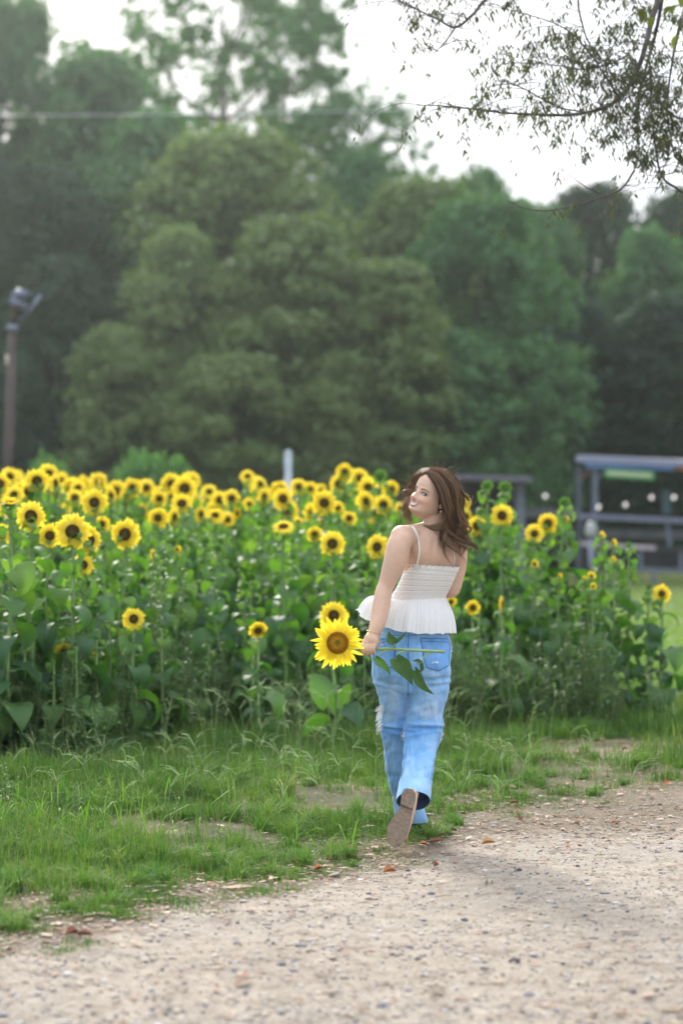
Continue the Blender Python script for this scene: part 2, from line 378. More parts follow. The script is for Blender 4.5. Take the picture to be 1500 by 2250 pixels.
# pale seed-head stalks (crabgrass) in front of the sunflowers
mb = MB(); rg = np.random.default_rng(44)
for k in range(300):
    if k < 100: x0 = rg.normal(-.2, .75); y0 = rg.uniform(14.0, 16.8)
    elif k < 160: x0 = rg.uniform(.6, 2.6); y0 = rg.uniform(16, 20)
    else: x0 = rg.uniform(-2.3, 1.5); y0 = rg.uniform(11.5, 14.5)
    hh = rg.uniform(.16, .42) if y0 > 14 else rg.uniform(.10, .22); a = rg.random() * 6.28; ln = rg.uniform(.05, .35) * hh
    p = np.array([[x0, y0, 0], [x0 + cos(a) * ln * .3, y0 + sin(a) * ln * .3, hh * .5], [x0 + cos(a) * ln, y0 + sin(a) * ln, hh]])
    mb.tube(smooth_path(p, 5), .0014, 3, caps=False)
    for f in range(rg.integers(3, 6)):
        b_ = a + rg.normal(0, 1.2); l2 = rg.uniform(.05, .12); e = p[-1]
        mb.tube([e, e + np.array([cos(b_) * l2 * .6, sin(b_) * l2 * .6, l2 * .5]), e + np.array([cos(b_) * l2 * 1.1, sin(b_) * l2 * 1.1, l2 * .55])], .0013, 3, caps=False)
tag(mb.build('seed_grass', mat_plain('seed_stalk', (.26, .36, .14), .7)), 'thin pale grass stalks with splayed seed heads before the sunflowers', 'grass', kind='stuff')

# ---- fallen leaves
def fallen_leaf_mesh(seed, curl):
    rg = np.random.default_rng(seed); us = np.linspace(0, 1, 8); V = []
    for u in us:
        wv = .34 * sin(pi * u ** .85) + .01
        for v in (-1, -.5, 0, .5, 1):
            V.append(((u - .5), v * wv * (1 + rg.normal(0, .05)), curl * (abs(v) ** 1.5) * wv + .10 * sin(u * 3 + seed) + rg.normal(0, .008)))
    q = [[i * 5 + j, i * 5 + j + 1, i * 5 + j + 6, i * 5 + j + 5] for i in range(7) for j in range(4)]
    return np.array(V), q
LF = [mat_plain('orange_leaf', (.36, .12, .03), .55, var=.35, scale=30), mat_plain('rust_leaf', (.19, .06, .03), .6, var=.4, scale=30),
      mat_plain('tan_leaf', (.42, .24, .10), .6, var=.3, scale=30)]
protoL = {}
for c in range(3):
    for s in range(3):
        V, q = fallen_leaf_mesh(s + 3 * c, .9 + .4 * s); protoL[c, s] = mesh('fallen_leaf', V, [q], LF[c], link=False).data
def fallen(px, py, L_, c, label, rz=0, group='fallen leaves on the ground', tilt=.2):
    Y = CAMH * FPX / (py - HOR); X = (px - 750) / FPX * Y
    o = bpy.data.objects.new('fallen_leaf', protoL[c, random.randrange(3)]); COL.objects.link(o)
    o.location = (X, Y, float(groundz(X, Y)) + .012 + L_ * .13); o.scale = (L_, L_, L_ * .6); o.rotation_euler = (tilt, random.uniform(-.3, .3), rz)
    tag(o, label, 'leaf', group)
fallen(857, 1919, .062, 0, 'bright orange leaf lying alone on the gravel below the raised shoe', .3)
fallen(186, 2082, .060, 1, 'orange leaf lying folded on the dirt at the lower left of the road', .1, tilt=.1)
fallen(160, 2079, .055, 1, 'rust brown leaf touching the folded orange leaf at lower left', .6)
fallen(1073, 1860, .065, 2, 'flat tan leaf on the mulch right of the raised shoe', 0)
fallen(931, 1857, .045, 0, 'small orange leaf on the gravel just right of the shoe toe', .2)
fallen(895, 1845, .045, 0, 'orange leaf tucked against the right edge of the shoe sole', .9)
fallen(955, 1850, .07, 1, 'dark red crumpled leaf right of the shoe toe', -.2)
fallen(1134, 1790, .045, 0, 'upright orange leaf on the mulch in the middle of the dirt patch', 1.2, tilt=.9)
fallen(1128, 1765, .05, 1, 'rust leaf lying flat behind the mulch patch middle', .1)
fallen(341, 1899, .035, 1, 'single red leaf on bare dirt in the left part of the verge', .1)
fallen(700, 1908, .045, 0, 'orange leaf at the grass edge left of the shoe', .4)
fallen(1463, 1730, .06, 0, 'orange leaf standing up by the right edge of the road', .9, tilt=.8)
rg = np.random.default_rng(8)
for k in range(60):
    if k < 26: px, py = rg.normal(1330, 110), rg.normal(1680, 45)
    elif k < 46: px, py = rg.uniform(880, 1400), rg.normal(1800, 50)
    else: px, py = rg.uniform(250, 860), rg.normal(1870, 50)
    if px > 1520 or py < 1590: continue
    grp = ('leaves strewn on the dirt track at the right' if px > 1180 and py < 1760 else 'leaves strewn on the mulch right of the walker' if px > 880 else 'leaves strewn along the left grass edge')
    lab = {'leaves strewn on the dirt track at the right': 'small dry reddish leaf on the bare track at the right',
           'leaves strewn on the mulch right of the walker': 'small dry leaf on the brown mulch right of the walker',
           'leaves strewn along the left grass edge': 'small dry leaf in the thin grass left of the walker'}[grp]
    fallen(px, py, rg.uniform(.022, .042), int(rg.choice([0, 1, 1, 1, 2])), lab, rg.random() * 6.28, grp, rg.uniform(0, .6))

# ============================================================ TREES
def leaf_cards(C, R, n, size, rg, droop=.3, shell=.35, asp=.55):
    "diamond leaves filling ellipsoid clumps C (k,3) with radii R (k,3)"
    k = rg.integers(0, len(C), n)
    d = rg.normal(size=(n, 3)); d /= np.linalg.norm(d, axis=1)[:, None]
    rad = (1 - shell * rg.random(n) ** 1.3)[:, None] * np.where(rg.random(n) < .22, rg.uniform(1, 1.45, n), 1)[:, None]
    p = C[k] + d * R[k] * rad
    nrm = d + rg.normal(0, .55, (n, 3)); nrm[:, 2] += .4; nrm /= np.linalg.norm(nrm, axis=1)[:, None]
    a = np.cross(nrm, rg.normal(size=(n, 3))); a /= np.linalg.norm(a, axis=1)[:, None] + 1e-9
    b = np.cross(nrm, a); s = (size * rg.uniform(.6, 1.4, n))[:, None]
    V = np.stack([p - a * s, p - b * s * asp + nrm * s * .15, p + a * s, p + b * s * asp + nrm * s * .15], 1)
    return V.reshape(-1, 3), np.arange(n * 4).reshape(n, 4)

def tree_protos(seed, H, Rad, base, nclump, nleaf, lsize, shape='round', clump=(.16, .28), shell=.5):
    rg = np.random.default_rng(seed); C = []; R = []
    while len(C) < nclump:
        t = rg.random(); z = base + (H - base) * t
        prof = {'round': sin(pi * (t * .86 + .12)) ** .6, 'open': sin(pi * (t * .8 + .1)) ** .5, 'cone': (1 - t) ** .7 * 1.05 + .08, 'cone2': (1 - t ** 1.5) ** .8 * (.8 + .2 * sin(t * 9)) + .04, 'bush': (1 - t ** 2.2) ** .5 * (.75 + .25 * t)}[shape]
        a = rg.random() * 6.28; r = Rad * prof * (rg.random() ** (.35 if shape != 'open' else .5)) * .88
        cr_ = Rad * rg.uniform(*clump)
        C.append((cos(a) * r, sin(a) * r, min(z, H - cr_ * .6))); R.append((cr_ * rg.uniform(.9, 1.3), cr_ * rg.uniform(.9, 1.3), cr_ * rg.uniform(.6, .95)))
    C = np.array(C); R = np.array(R)
    V, q = leaf_cards(C, R, nleaf, lsize, rg, shell=shell)
    mb = MB()
    tr = smooth_path([(0, 0, -.2), (rg.normal(0, .15), rg.normal(0, .15), H * .3), (rg.normal(0, .3), rg.normal(0, .3), H * .6), (0, 0, H * .92)], 10)
    mb.tube(tr, np.linspace(H * .016, H * .002, 10), 8)
    for i in range(0, nclump, max(1, nclump // 26)):
        zt = max(H * .15, C[i][2] - Rad * .35); s0 = tr[min(9, int(zt / (H * .92) * 9))]
        mid = (s0 + C[i]) / 2 + np.array([0, 0, -.1 * Rad])
        mb.tube(smooth_path([s0, mid, C[i]], 5), np.linspace(H * .004, H * .001, 5), 5, caps=False)
    return V, q, mb

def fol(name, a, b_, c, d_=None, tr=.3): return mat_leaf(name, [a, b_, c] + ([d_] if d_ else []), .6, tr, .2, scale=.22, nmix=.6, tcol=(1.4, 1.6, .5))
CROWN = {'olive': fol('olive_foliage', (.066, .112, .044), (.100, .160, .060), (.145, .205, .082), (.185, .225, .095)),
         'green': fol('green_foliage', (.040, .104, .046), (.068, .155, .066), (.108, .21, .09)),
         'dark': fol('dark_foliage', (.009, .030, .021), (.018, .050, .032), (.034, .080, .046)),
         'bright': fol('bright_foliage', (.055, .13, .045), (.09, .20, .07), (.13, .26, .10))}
BARK = mat_plain('bark', (.10, .085, .07), .9, var=.3, scale=3, bmp=.5)
PRO = {}
def proto(key, *a, **k): PRO[key] = tree_protos(*a, **k)
proto('full_a', 1, 14, 5.2, 1.0, 260, 30000, .16, 'round', (.09, .24), .85)
proto('full_b', 2, 14, 4.6, .6, 240, 28000, .16, 'bush', (.09, .24), .85)
proto('full_c', 3, 13, 5.6, .8, 280, 30000, .16, 'cone2', (.08, .22), .85)
proto('airy', 4, 15, 4.8, 2.0, 420, 16500, .115, 'open', (.05, .13), 1.0)
proto('shrub', 5, 3.2, 2.6, 0, 45, 9000, .12, 'bush', (.2, .32))
treemeshes = {}
def tree(px, ptop, Y, wpx, key, tone, label, name='tree', cat='tree', rz=None, group='trees at the edge of the woods'):
    V, q, mb = PRO[key]
    H0 = V[:, 2].max(); W0 = (np.percentile(V[:, 0], 99) - np.percentile(V[:, 0], 1))
    h = CAMH + (HOR - ptop) / FPX * Y; wd = wpx / FPX * Y; s = h / H0; sx = wd / W0
    if (key, tone) not in treemeshes:
        c = mesh('crown', V, [q], CROWN[tone], smooth=False, link=False).data
        treemeshes[key, tone] = c
    if key not in treemeshes: treemeshes[key] = mb.build('trunk', BARK, link=False).data
    x = (px - 750) / FPX * Y
    t = empty(name, (x, Y, 0), random.uniform(0, 6.28) if rz is None else rz); t.scale = (sx, sx, s)
    tag(t, label, cat, group)
    for nm, k in (('trunk', key), ('crown', (key, tone))):
        o = bpy.data.objects.new(nm, treemeshes[k]); COL.objects.link(o); o.parent = t
    return t
# px, top row, distance, width in px, kind, tone, label
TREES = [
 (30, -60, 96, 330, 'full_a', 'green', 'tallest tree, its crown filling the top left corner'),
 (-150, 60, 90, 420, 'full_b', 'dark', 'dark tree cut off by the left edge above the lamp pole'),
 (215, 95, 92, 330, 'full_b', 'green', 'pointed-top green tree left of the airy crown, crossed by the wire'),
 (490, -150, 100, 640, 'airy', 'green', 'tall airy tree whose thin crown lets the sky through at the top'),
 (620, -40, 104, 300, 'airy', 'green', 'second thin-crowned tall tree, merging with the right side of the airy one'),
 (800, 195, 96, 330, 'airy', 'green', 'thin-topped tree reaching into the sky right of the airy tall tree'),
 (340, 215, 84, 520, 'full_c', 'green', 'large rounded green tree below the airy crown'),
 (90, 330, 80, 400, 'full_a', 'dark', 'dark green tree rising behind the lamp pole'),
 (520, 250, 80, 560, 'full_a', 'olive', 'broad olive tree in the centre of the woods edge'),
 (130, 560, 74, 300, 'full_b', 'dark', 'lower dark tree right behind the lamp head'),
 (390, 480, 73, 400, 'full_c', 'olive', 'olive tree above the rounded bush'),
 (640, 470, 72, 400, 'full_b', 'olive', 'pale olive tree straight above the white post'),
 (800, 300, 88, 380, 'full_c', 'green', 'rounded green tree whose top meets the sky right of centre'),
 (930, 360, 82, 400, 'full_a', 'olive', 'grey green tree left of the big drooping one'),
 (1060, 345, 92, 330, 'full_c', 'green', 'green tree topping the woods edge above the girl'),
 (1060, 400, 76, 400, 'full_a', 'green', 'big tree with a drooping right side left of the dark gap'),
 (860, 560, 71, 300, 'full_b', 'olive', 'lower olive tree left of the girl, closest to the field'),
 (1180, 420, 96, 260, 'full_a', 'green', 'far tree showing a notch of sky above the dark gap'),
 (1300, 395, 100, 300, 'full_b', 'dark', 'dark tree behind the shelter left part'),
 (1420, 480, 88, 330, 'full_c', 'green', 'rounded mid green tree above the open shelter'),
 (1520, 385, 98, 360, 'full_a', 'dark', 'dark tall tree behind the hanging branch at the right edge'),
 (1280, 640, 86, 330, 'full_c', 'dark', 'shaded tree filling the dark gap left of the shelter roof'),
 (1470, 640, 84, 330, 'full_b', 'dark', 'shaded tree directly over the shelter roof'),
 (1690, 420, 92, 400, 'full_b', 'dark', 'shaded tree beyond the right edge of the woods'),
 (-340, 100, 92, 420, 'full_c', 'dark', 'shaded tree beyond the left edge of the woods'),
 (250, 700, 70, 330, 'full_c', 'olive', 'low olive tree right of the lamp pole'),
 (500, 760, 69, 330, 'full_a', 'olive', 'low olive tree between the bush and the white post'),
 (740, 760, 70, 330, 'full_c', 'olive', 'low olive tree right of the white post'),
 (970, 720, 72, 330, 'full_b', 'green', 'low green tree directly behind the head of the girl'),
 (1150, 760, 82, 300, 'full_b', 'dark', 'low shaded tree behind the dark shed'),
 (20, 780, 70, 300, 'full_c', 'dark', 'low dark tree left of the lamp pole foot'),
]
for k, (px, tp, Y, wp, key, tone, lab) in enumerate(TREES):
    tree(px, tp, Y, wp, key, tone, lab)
# a solid dim thicket behind, so that no sky shows under the crowns
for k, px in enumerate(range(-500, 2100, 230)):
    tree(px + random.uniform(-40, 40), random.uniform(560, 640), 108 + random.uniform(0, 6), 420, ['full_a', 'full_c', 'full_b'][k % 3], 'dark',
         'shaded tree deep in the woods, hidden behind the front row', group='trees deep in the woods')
t = tree(340, 968, 42, 185, 'shrub', 'bright', 'rounded bright green bush behind the sunflowers, right of the two', 'bush', 'bush', group='bushes behind the sunflower field')
t = tree(108, 984, 44, 120, 'shrub', 'bright', 'small green bush behind the sunflowers near the lamp pole', 'bush', 'bush', group='bushes behind the sunflower field')
# ============================================================ SUNFLOWERS
def mat_petal():
    m, n, b = nodes('petal')
    r = ramp(n, [(.0, (.92, .64, .02)), (.5, (.94, .73, .035)), (1, (.97, .82, .09))])
    oi = n.nodes.new('ShaderNodeObjectInfo'); mi = n.nodes.new('ShaderNodeMix'); mi.inputs[0].default_value = .5
    n.links.new(island(n), mi.inputs[2]); n.links.new(oi.outputs['Random'], mi.inputs[3])
    n.links.new(mi.outputs[0], r.inputs[0]); n.links.new(r.outputs[0], b.inputs['Base Color'])
    b.inputs['Roughness'].default_value = .55; b.inputs['Specular IOR Level'].default_value = .25
    tr = n.nodes.new('ShaderNodeBsdfTranslucent'); tr.inputs[0].default_value = (.98, .82, .06, 1)
    ms = n.nodes.new('ShaderNodeMixShader'); ms.inputs[0].default_value = .42
    n.links.new(b.outputs[0], ms.inputs[1]); n.links.new(tr.outputs[0], ms.inputs[2])
    n.links.new(ms.outputs[0], n.nodes['Material Output'].inputs['Surface'])
    return m
PETAL = mat_petal()
m, n, b = nodes('seed_disc')
sp = n.nodes.new('ShaderNodeSeparateXYZ'); n.links.new(objco(n), sp.inputs[0])
x2 = n.nodes.new('ShaderNodeMath'); x2.operation = 'POWER'; x2.inputs[1].default_value = 2
z2 = n.nodes.new('ShaderNodeMath'); z2.operation = 'POWER'; z2.inputs[1].default_value = 2
ab = n.nodes.new('ShaderNodeMath'); ab.operation = 'ABSOLUTE'; ac = n.nodes.new('ShaderNodeMath'); ac.operation = 'ABSOLUTE'
ad = n.nodes.new('ShaderNodeMath'); ad.operation = 'ADD'; sq = n.nodes.new('ShaderNodeMath'); sq.operation = 'SQRT'
L = n.links.new
L(sp.outputs[0], ab.inputs[0]); L(sp.outputs[2], ac.inputs[0]); L(ab.outputs[0], x2.inputs[0]); L(ac.outputs[0], z2.inputs[0])
L(x2.outputs[0], ad.inputs[0]); L(z2.outputs[0], ad.inputs[1]); L(ad.outputs[0], sq.inputs[0])
dv = n.nodes.new('ShaderNodeMath'); dv.operation = 'DIVIDE'; dv.inputs[1].default_value = .47; L(sq.outputs[0], dv.inputs[0])
r = ramp(n, [(.0, (.13, .16, .03)), (.18, (.16, .14, .03)), (.38, (.12, .065, .018)), (.75, (.10, .048, .014)), (.9, (.26, .12, .015)), (1, (.46, .24, .018))])
L(dv.outputs[0], r.inputs[0])
hs = n.nodes.new('ShaderNodeHueSaturation'); L(r.outputs[0], hs.inputs['Color'])
mr = n.nodes.new('ShaderNodeMapRange'); mr.inputs[3].default_value = .6; mr.inputs[4].default_value = 1.5
L(island(n), mr.inputs[0]); L(mr.outputs[0], hs.inputs['Value']); L(hs.outputs[0], b.inputs['Base Color'])
b.inputs['Roughness'].default_value = .9; b.inputs['Specular IOR Level'].default_value = .2
DISC = m
DISC2 = m.copy(); DISC2.name = 'picked_disc'
for e_, c_ in zip([x for x in DISC2.node_tree.nodes if x.type == 'VALTORGB'][0].color_ramp.elements, ((.20, .27, .04), (.26, .25, .03), (.62, .33, .02), (.42, .21, .015), (.50, .27, .018), (.66, .42, .03))): e_.color = (*c_, 1)
STEM = mat_plain('sunflower_stem', (.20, .32, .11), .7, var=.25, scale=20)
SLEAF = mat_leaf('sunflower_leaf', [(.026, .078, .034), (.042, .11, .042), (.07, .155, .048), (.12, .22, .05)], .58, .32, .35, scale=2.2, nmix=.45, tcol=(1.6, 2.0, .4))
CALYX = mat_leaf('calyx', [(.09, .19, .05), (.14, .27, .07)], .6, .25)

def head_geo(seed, npet=30, rd=.45, floret=220, openn=0.0, rag=.10):
    "flower facing -Y, total radius 1. returns petals MB, disc MB, calyx MB"
    rg = np.random.default_rng(seed); pe = MB(); di = MB(); ca = MB()
    us = np.array([0, .2, .45, .7, .88, 1.0]); ws = np.array([.10, .17, .195, .16, .09, .008]) * (.8 if rag > .12 else 1)
    for ring, (N, l0, yo) in enumerate(((npet, .58, -.02), (int(npet * .8), .52, -.05))):
        for k in range(N):
            a = 2 * pi * (k + rg.normal(0, .22) + ring * .5) / N
            l = l0 * (1 + rg.normal(0, rag)); up = (.16 if ring else -.02) + rg.normal(0, .13) + openn
            tw = rg.normal(0, .25); wk = rg.uniform(.75, 1.1); side = rg.normal(0, .08)
            V = []
            for u, w_ in zip(us, ws):
                r_ = rd * .93 + l * u * cos(up * u); y = yo - l * u * sin(up) * (1 - .5 * u) + .10 * u * u * (1 - 3 * openn)
                for v in (-1, 0, 1):
                    off = v * w_ * wk * .62; ca_, sa_ = cos(a), sin(a); lat = off * cos(tw * u) + side * u * u
                    V.append((r_ * ca_ - lat * sa_, y + abs(v) * -.03 * (1 - u) + off * sin(tw * u), r_ * sa_ + lat * ca_))
            q = [[3 * i + j, 3 * i + j + 1, 3 * i + j + 4, 3 * i + j + 3] for i in range(5) for j in range(2)]
            pe.add(V, q)
    # dome
    rs = np.linspace(0, 1, 7); V = [(0, -.09, 0)]; M = 24
    for r_ in rs[1:]:
        y = -.05 - .05 * (1 - r_ ** 2) - .03 * sin(pi * min(1, r_ * 1.1)) + (.05 if r_ == 1 else 0)
        V += [(rd * r_ * cos(t), y, rd * r_ * sin(t)) for t in np.linspace(0, 2 * pi, M, endpoint=False)]
    t_ = [[0, 1 + (j + 1) % M, 1 + j] for j in range(M)]
    q_ = [[1 + i * M + j, 1 + i * M + (j + 1) % M, 1 + (i + 1) * M + (j + 1) % M, 1 + (i + 1) * M + j] for i in range(5) for j in range(M)]
    di.add(V, q_, t_)
    ga = pi * (3 - sqrt(5))
    for k in range(floret):
        r_ = sqrt((k + .5) / floret) * .97; t = k * ga; y = -.05 - .05 * (1 - r_ ** 2) - .03 * sin(pi * min(1, r_ * 1.1))
        c = np.array([rd * r_ * cos(t), y, rd * r_ * sin(t)]); s = rd * 1.05 / sqrt(floret) * rg.uniform(.8, 1.2); hgt = .05 + .03 * (r_ > .7)
        V = [c + (s * cos(t + a), 0, s * sin(t + a)) for a in (0, 2.1, 4.2)] + [c + (rg.normal(0, .006), -hgt, rg.normal(0, .006))]
        di.add(V, None, [[0, 3, 1], [1, 3, 2], [2, 3, 0]])
    # receptacle + sepals behind
    V = [(0, .16, 0)]
    for r_, y in ((.18, .155), (.36, .10), (.47, .02), (.46, -.03)):
        V += [(r_ * cos(t), y, r_ * sin(t)) for t in np.linspace(0, 2 * pi, 16, endpoint=False)]
    ca.add(V, [[1 + i * 16 + j, 1 + (i + 1) * 16 + j, 1 + (i + 1) * 16 + (j + 1) % 16, 1 + i * 16 + (j + 1) % 16] for i in range(3) for j in range(16)],
           [[0, 1 + j, 1 + (j + 1) % 16] for j in range(16)])
    for k in range(22):
        a = 2 * pi * (k + rg.normal(0, .2)) / 22; l = .42 * rg.uniform(.7, 1.15); V = []
        for u, w_ in ((0, .09), (.5, .08), (1, .004)):
            r_ = .40 + l * u * .8; y = .06 + .05 * u * u + rg.normal(0, .02)
            for v in (-1, 1): V.append((r_ * cos(a) - v * w_ * sin(a), y, r_ * sin(a) + v * w_ * cos(a)))
        ca.add(V, [[0, 1, 3, 2], [2, 3, 5, 4]])
    return pe, di, ca

HEADS = {}
def reg_head(key, *a, **k):
    pe, di, ca = head_geo(*a, **k)
    HEADS[key] = (ca.build('flower_head', CALYX, link=False).data, pe.build('petals', PETAL, link=False).data, di.build('seed_disc', DISC2 if key == 'fine' else DISC, smooth=False, link=False).data)
for s in range(4): reg_head(s, 100 + s, [30, 34, 27, 32][s], [.41, .38, .42, .36][s])
for s in range(2): reg_head(('half', s), 110 + s, 22, .42, 120, openn=.75)
reg_head('fine', 120, 32, .48, 620, rag=.17)
# green bud: many pointed bracts closing over the middle
mb = MB(); rg = np.random.default_rng(9)
for ring in range(4):
    for k in range(14):
        a = 2 * pi * (k + ring * .5 + rg.normal(0, .15)) / 14; V = []; tip = 1.15 - ring * .22
        for u, w_ in ((0, .16), (.5, .13), (1, .005)):
            r_ = .25 + (tip - .25) * u * (1 - .25 * u * ring / 3); y = .25 - .5 * u * (.3 + ring * .28) + rg.normal(0, .03)
            for v in (-1, 1): V.append((r_ * cos(a) - v * w_ * sin(a), y, r_ * sin(a) + v * w_ * cos(a)))
        mb.add(V, [[0, 1, 3, 2], [2, 3, 5, 4]])
bmI = IV * np.array([.55, .4, .55]); mb.add(bmI, None, IF)
BUD = mb.build('bud', CALYX, link=False).data

def leaf_piece(mb, p0, head, elev, L_, wd, droop, rg, pet=.35, m=1, fold=.25):
    "petiole + heart-shaped blade starting at p0 heading 'head' (angle)"
    hd = np.array([cos(head), sin(head), 0.]); sd_ = np.array([-sin(head), cos(head), 0.])
    e = p0 + hd * L_ * pet * cos(elev) + np.array([0, 0, L_ * pet * sin(elev)])
    mid = (p0 + e) / 2 + np.array([0, 0, -L_ * .02])
    mb.tube(np.array([p0, mid, e]), np.array([.006, .0045, .0035]) * (L_ / .2), 4, m=0, caps=False)
    us = np.array([-.10, 0, .12, .3, .5, .7, .86, 1.0]); wv = np.array([.20, .36, .46, .46, .37, .235, .115, .004])
    V = []; pos = e.copy(); ang = elev * .4; prev = 0; wob = rg.normal(0, .05, (8, 5)); uv = []
    roll = rg.normal(0, .25)
    for i, (u, w_) in enumerate(zip(us, wv)):
        du = (u - prev) * L_; prev = u
        ang -= droop * max(du / L_, 0) * 1.3
        pos = pos + hd * du * cos(ang) + np.array([0, 0, du * sin(ang)])
        nrm = -hd * sin(ang) + np.array([0, 0, cos(ang)])
        for j, v in enumerate((-1, -.5, 0, .5, 1)):
            back = -.10 * L_ * (abs(v) ** 2) if i < 2 else 0
            V.append(pos + sd_ * v * w_ * wd * cos(fold) + nrm * (abs(v) * w_ * wd * sin(fold) + wob[i, j] * wd * .5 + v * roll * w_ * wd) + hd * back)
            uv.append((v * .5 + .5, u))
    q = [[i * 5 + j, i * 5 + j + 5, i * 5 + j + 6, i * 5 + j + 1] for i in range(7) for j in range(4)]
    mb.add(V, q, uv=uv, m=m)

YLEAF = mat_leaf('young_sunflower_leaf', [(.055, .135, .035), (.095, .195, .045), (.14, .25, .06), (.19, .29, .08)], .6, .35, .25, scale=2.2, nmix=.4, tcol=(1.6, 1.8, .5))
PLANT_H = 1.6
def plant_geo(seed, nleaf=17, H=PLANT_H, size=1.0, low=.05):
    rg = np.random.default_rng(seed); st = MB(); lf = MB()
    b = rg.normal(0, .035, 2)
    path = smooth_path([(-b[0], -b[1] + .02, -.03), (b[0] * .8, b[1], H * .33), (-b[0] * .5, -b[1] * .5, H * .66), (0, .02, H * .93), (0, .035, H)], 14)
    st.tube(path, np.linspace(.016, .0085, 14) * size, 7)
    a = rg.random() * 6.28
    for k in range(nleaf):
        t = low + (1 - low - .05) * (k + rg.random() * .6) / nleaf; p = path[min(13, int(t * 13))] * 1.0
        i = min(12, int(t * 13)); f = t * 13 - i; p = path[i] * (1 - f) + path[i + 1] * f
        a += 2.4 + rg.normal(0, .35)
        sc = float(np.interp(t, [0, .25, .5, .68, .82, 1], [1.1, 1.25, 1.0, .62, .34, .24]))
        leaf_piece(lf, p, a, rg.uniform(.1, .75), .20 * sc * size * rg.uniform(.8, 1.2), .20 * sc * size * rg.uniform(.85, 1.1), rg.uniform(.9, 2.1), rg, m=2 if t > .58 + rg.normal(0, .06) else 1)
    return st.build('stem', STEM, link=False).data, lf.build('leaves', [STEM, SLEAF, YLEAF], link=False).data
PLANTS = [plant_geo(200 + s, [24, 26, 22, 25, 28, 23][s]) for s in range(6)]
SHORTP = [plant_geo(220 + s, 10, H=.8, size=.8, low=.1) for s in range(3)]
nfl = [0]
def sunflower(head, r, yaw=0., tilt=0., kind=None, base=None, label=None, group=None, roll=None, rzp=None, cat='sunflower'):
    "head: world point of the flower centre; r: radius with petals; yaw turns the face left/right, tilt leans it up (+) or down"
    nfl[0] += 1; i = nfl[0]
    x, y, z = head
    if z < .95: pro = SHORTP[i % 3]; H = .8
    else: pro = PLANTS[(i * 5) % 6]; H = PLANT_H
    s = z / H
    t = empty('sunflower', (x, y, 0)); t.location = (x, y, 0)
    tag(t, label, cat, group)
    az = random.uniform(-.6, .6) if rzp is None else rzp
    for nm, me in zip(('stem', 'leaves'), pro):
        o = bpy.data.objects.new(nm, me); COL.objects.link(o); o.parent = t
        lat = min(1.25, max(.75, s))
        o.scale = (lat, lat, s); o.rotation_euler = (0, 0, random.uniform(0, 6.28) if nm == 'leaves' else 0)
    if kind == 'bud':
        o = bpy.data.objects.new('bud', BUD); COL.objects.link(o); o.parent = t
        o.location = (0, 0, z + r * .3); o.scale = (r,) * 3; o.rotation_euler = (tilt, 0, yaw)
        return t
    ms = HEADS[kind if kind is not None else i % 4]
    h = bpy.data.objects.new('flower_head', ms[0]); COL.objects.link(h); h.parent = t
    h.location = (0, 0, z); h.scale = (r,) * 3
    h.rotation_mode = 'XYZ'
    h.rotation_euler = (Matrix.Rotation(yaw, 3, 'Z') @ Matrix.Rotation(-tilt, 3, 'X') @ Matrix.Rotation(random.random() * 6.28 if roll is None else roll, 3, 'Y')).to_euler()
    for nm, me in (('petals', ms[1]), ('seed_disc', ms[2])):
        o = bpy.data.objects.new(nm, me); COL.objects.link(o); o.parent = h
    return t

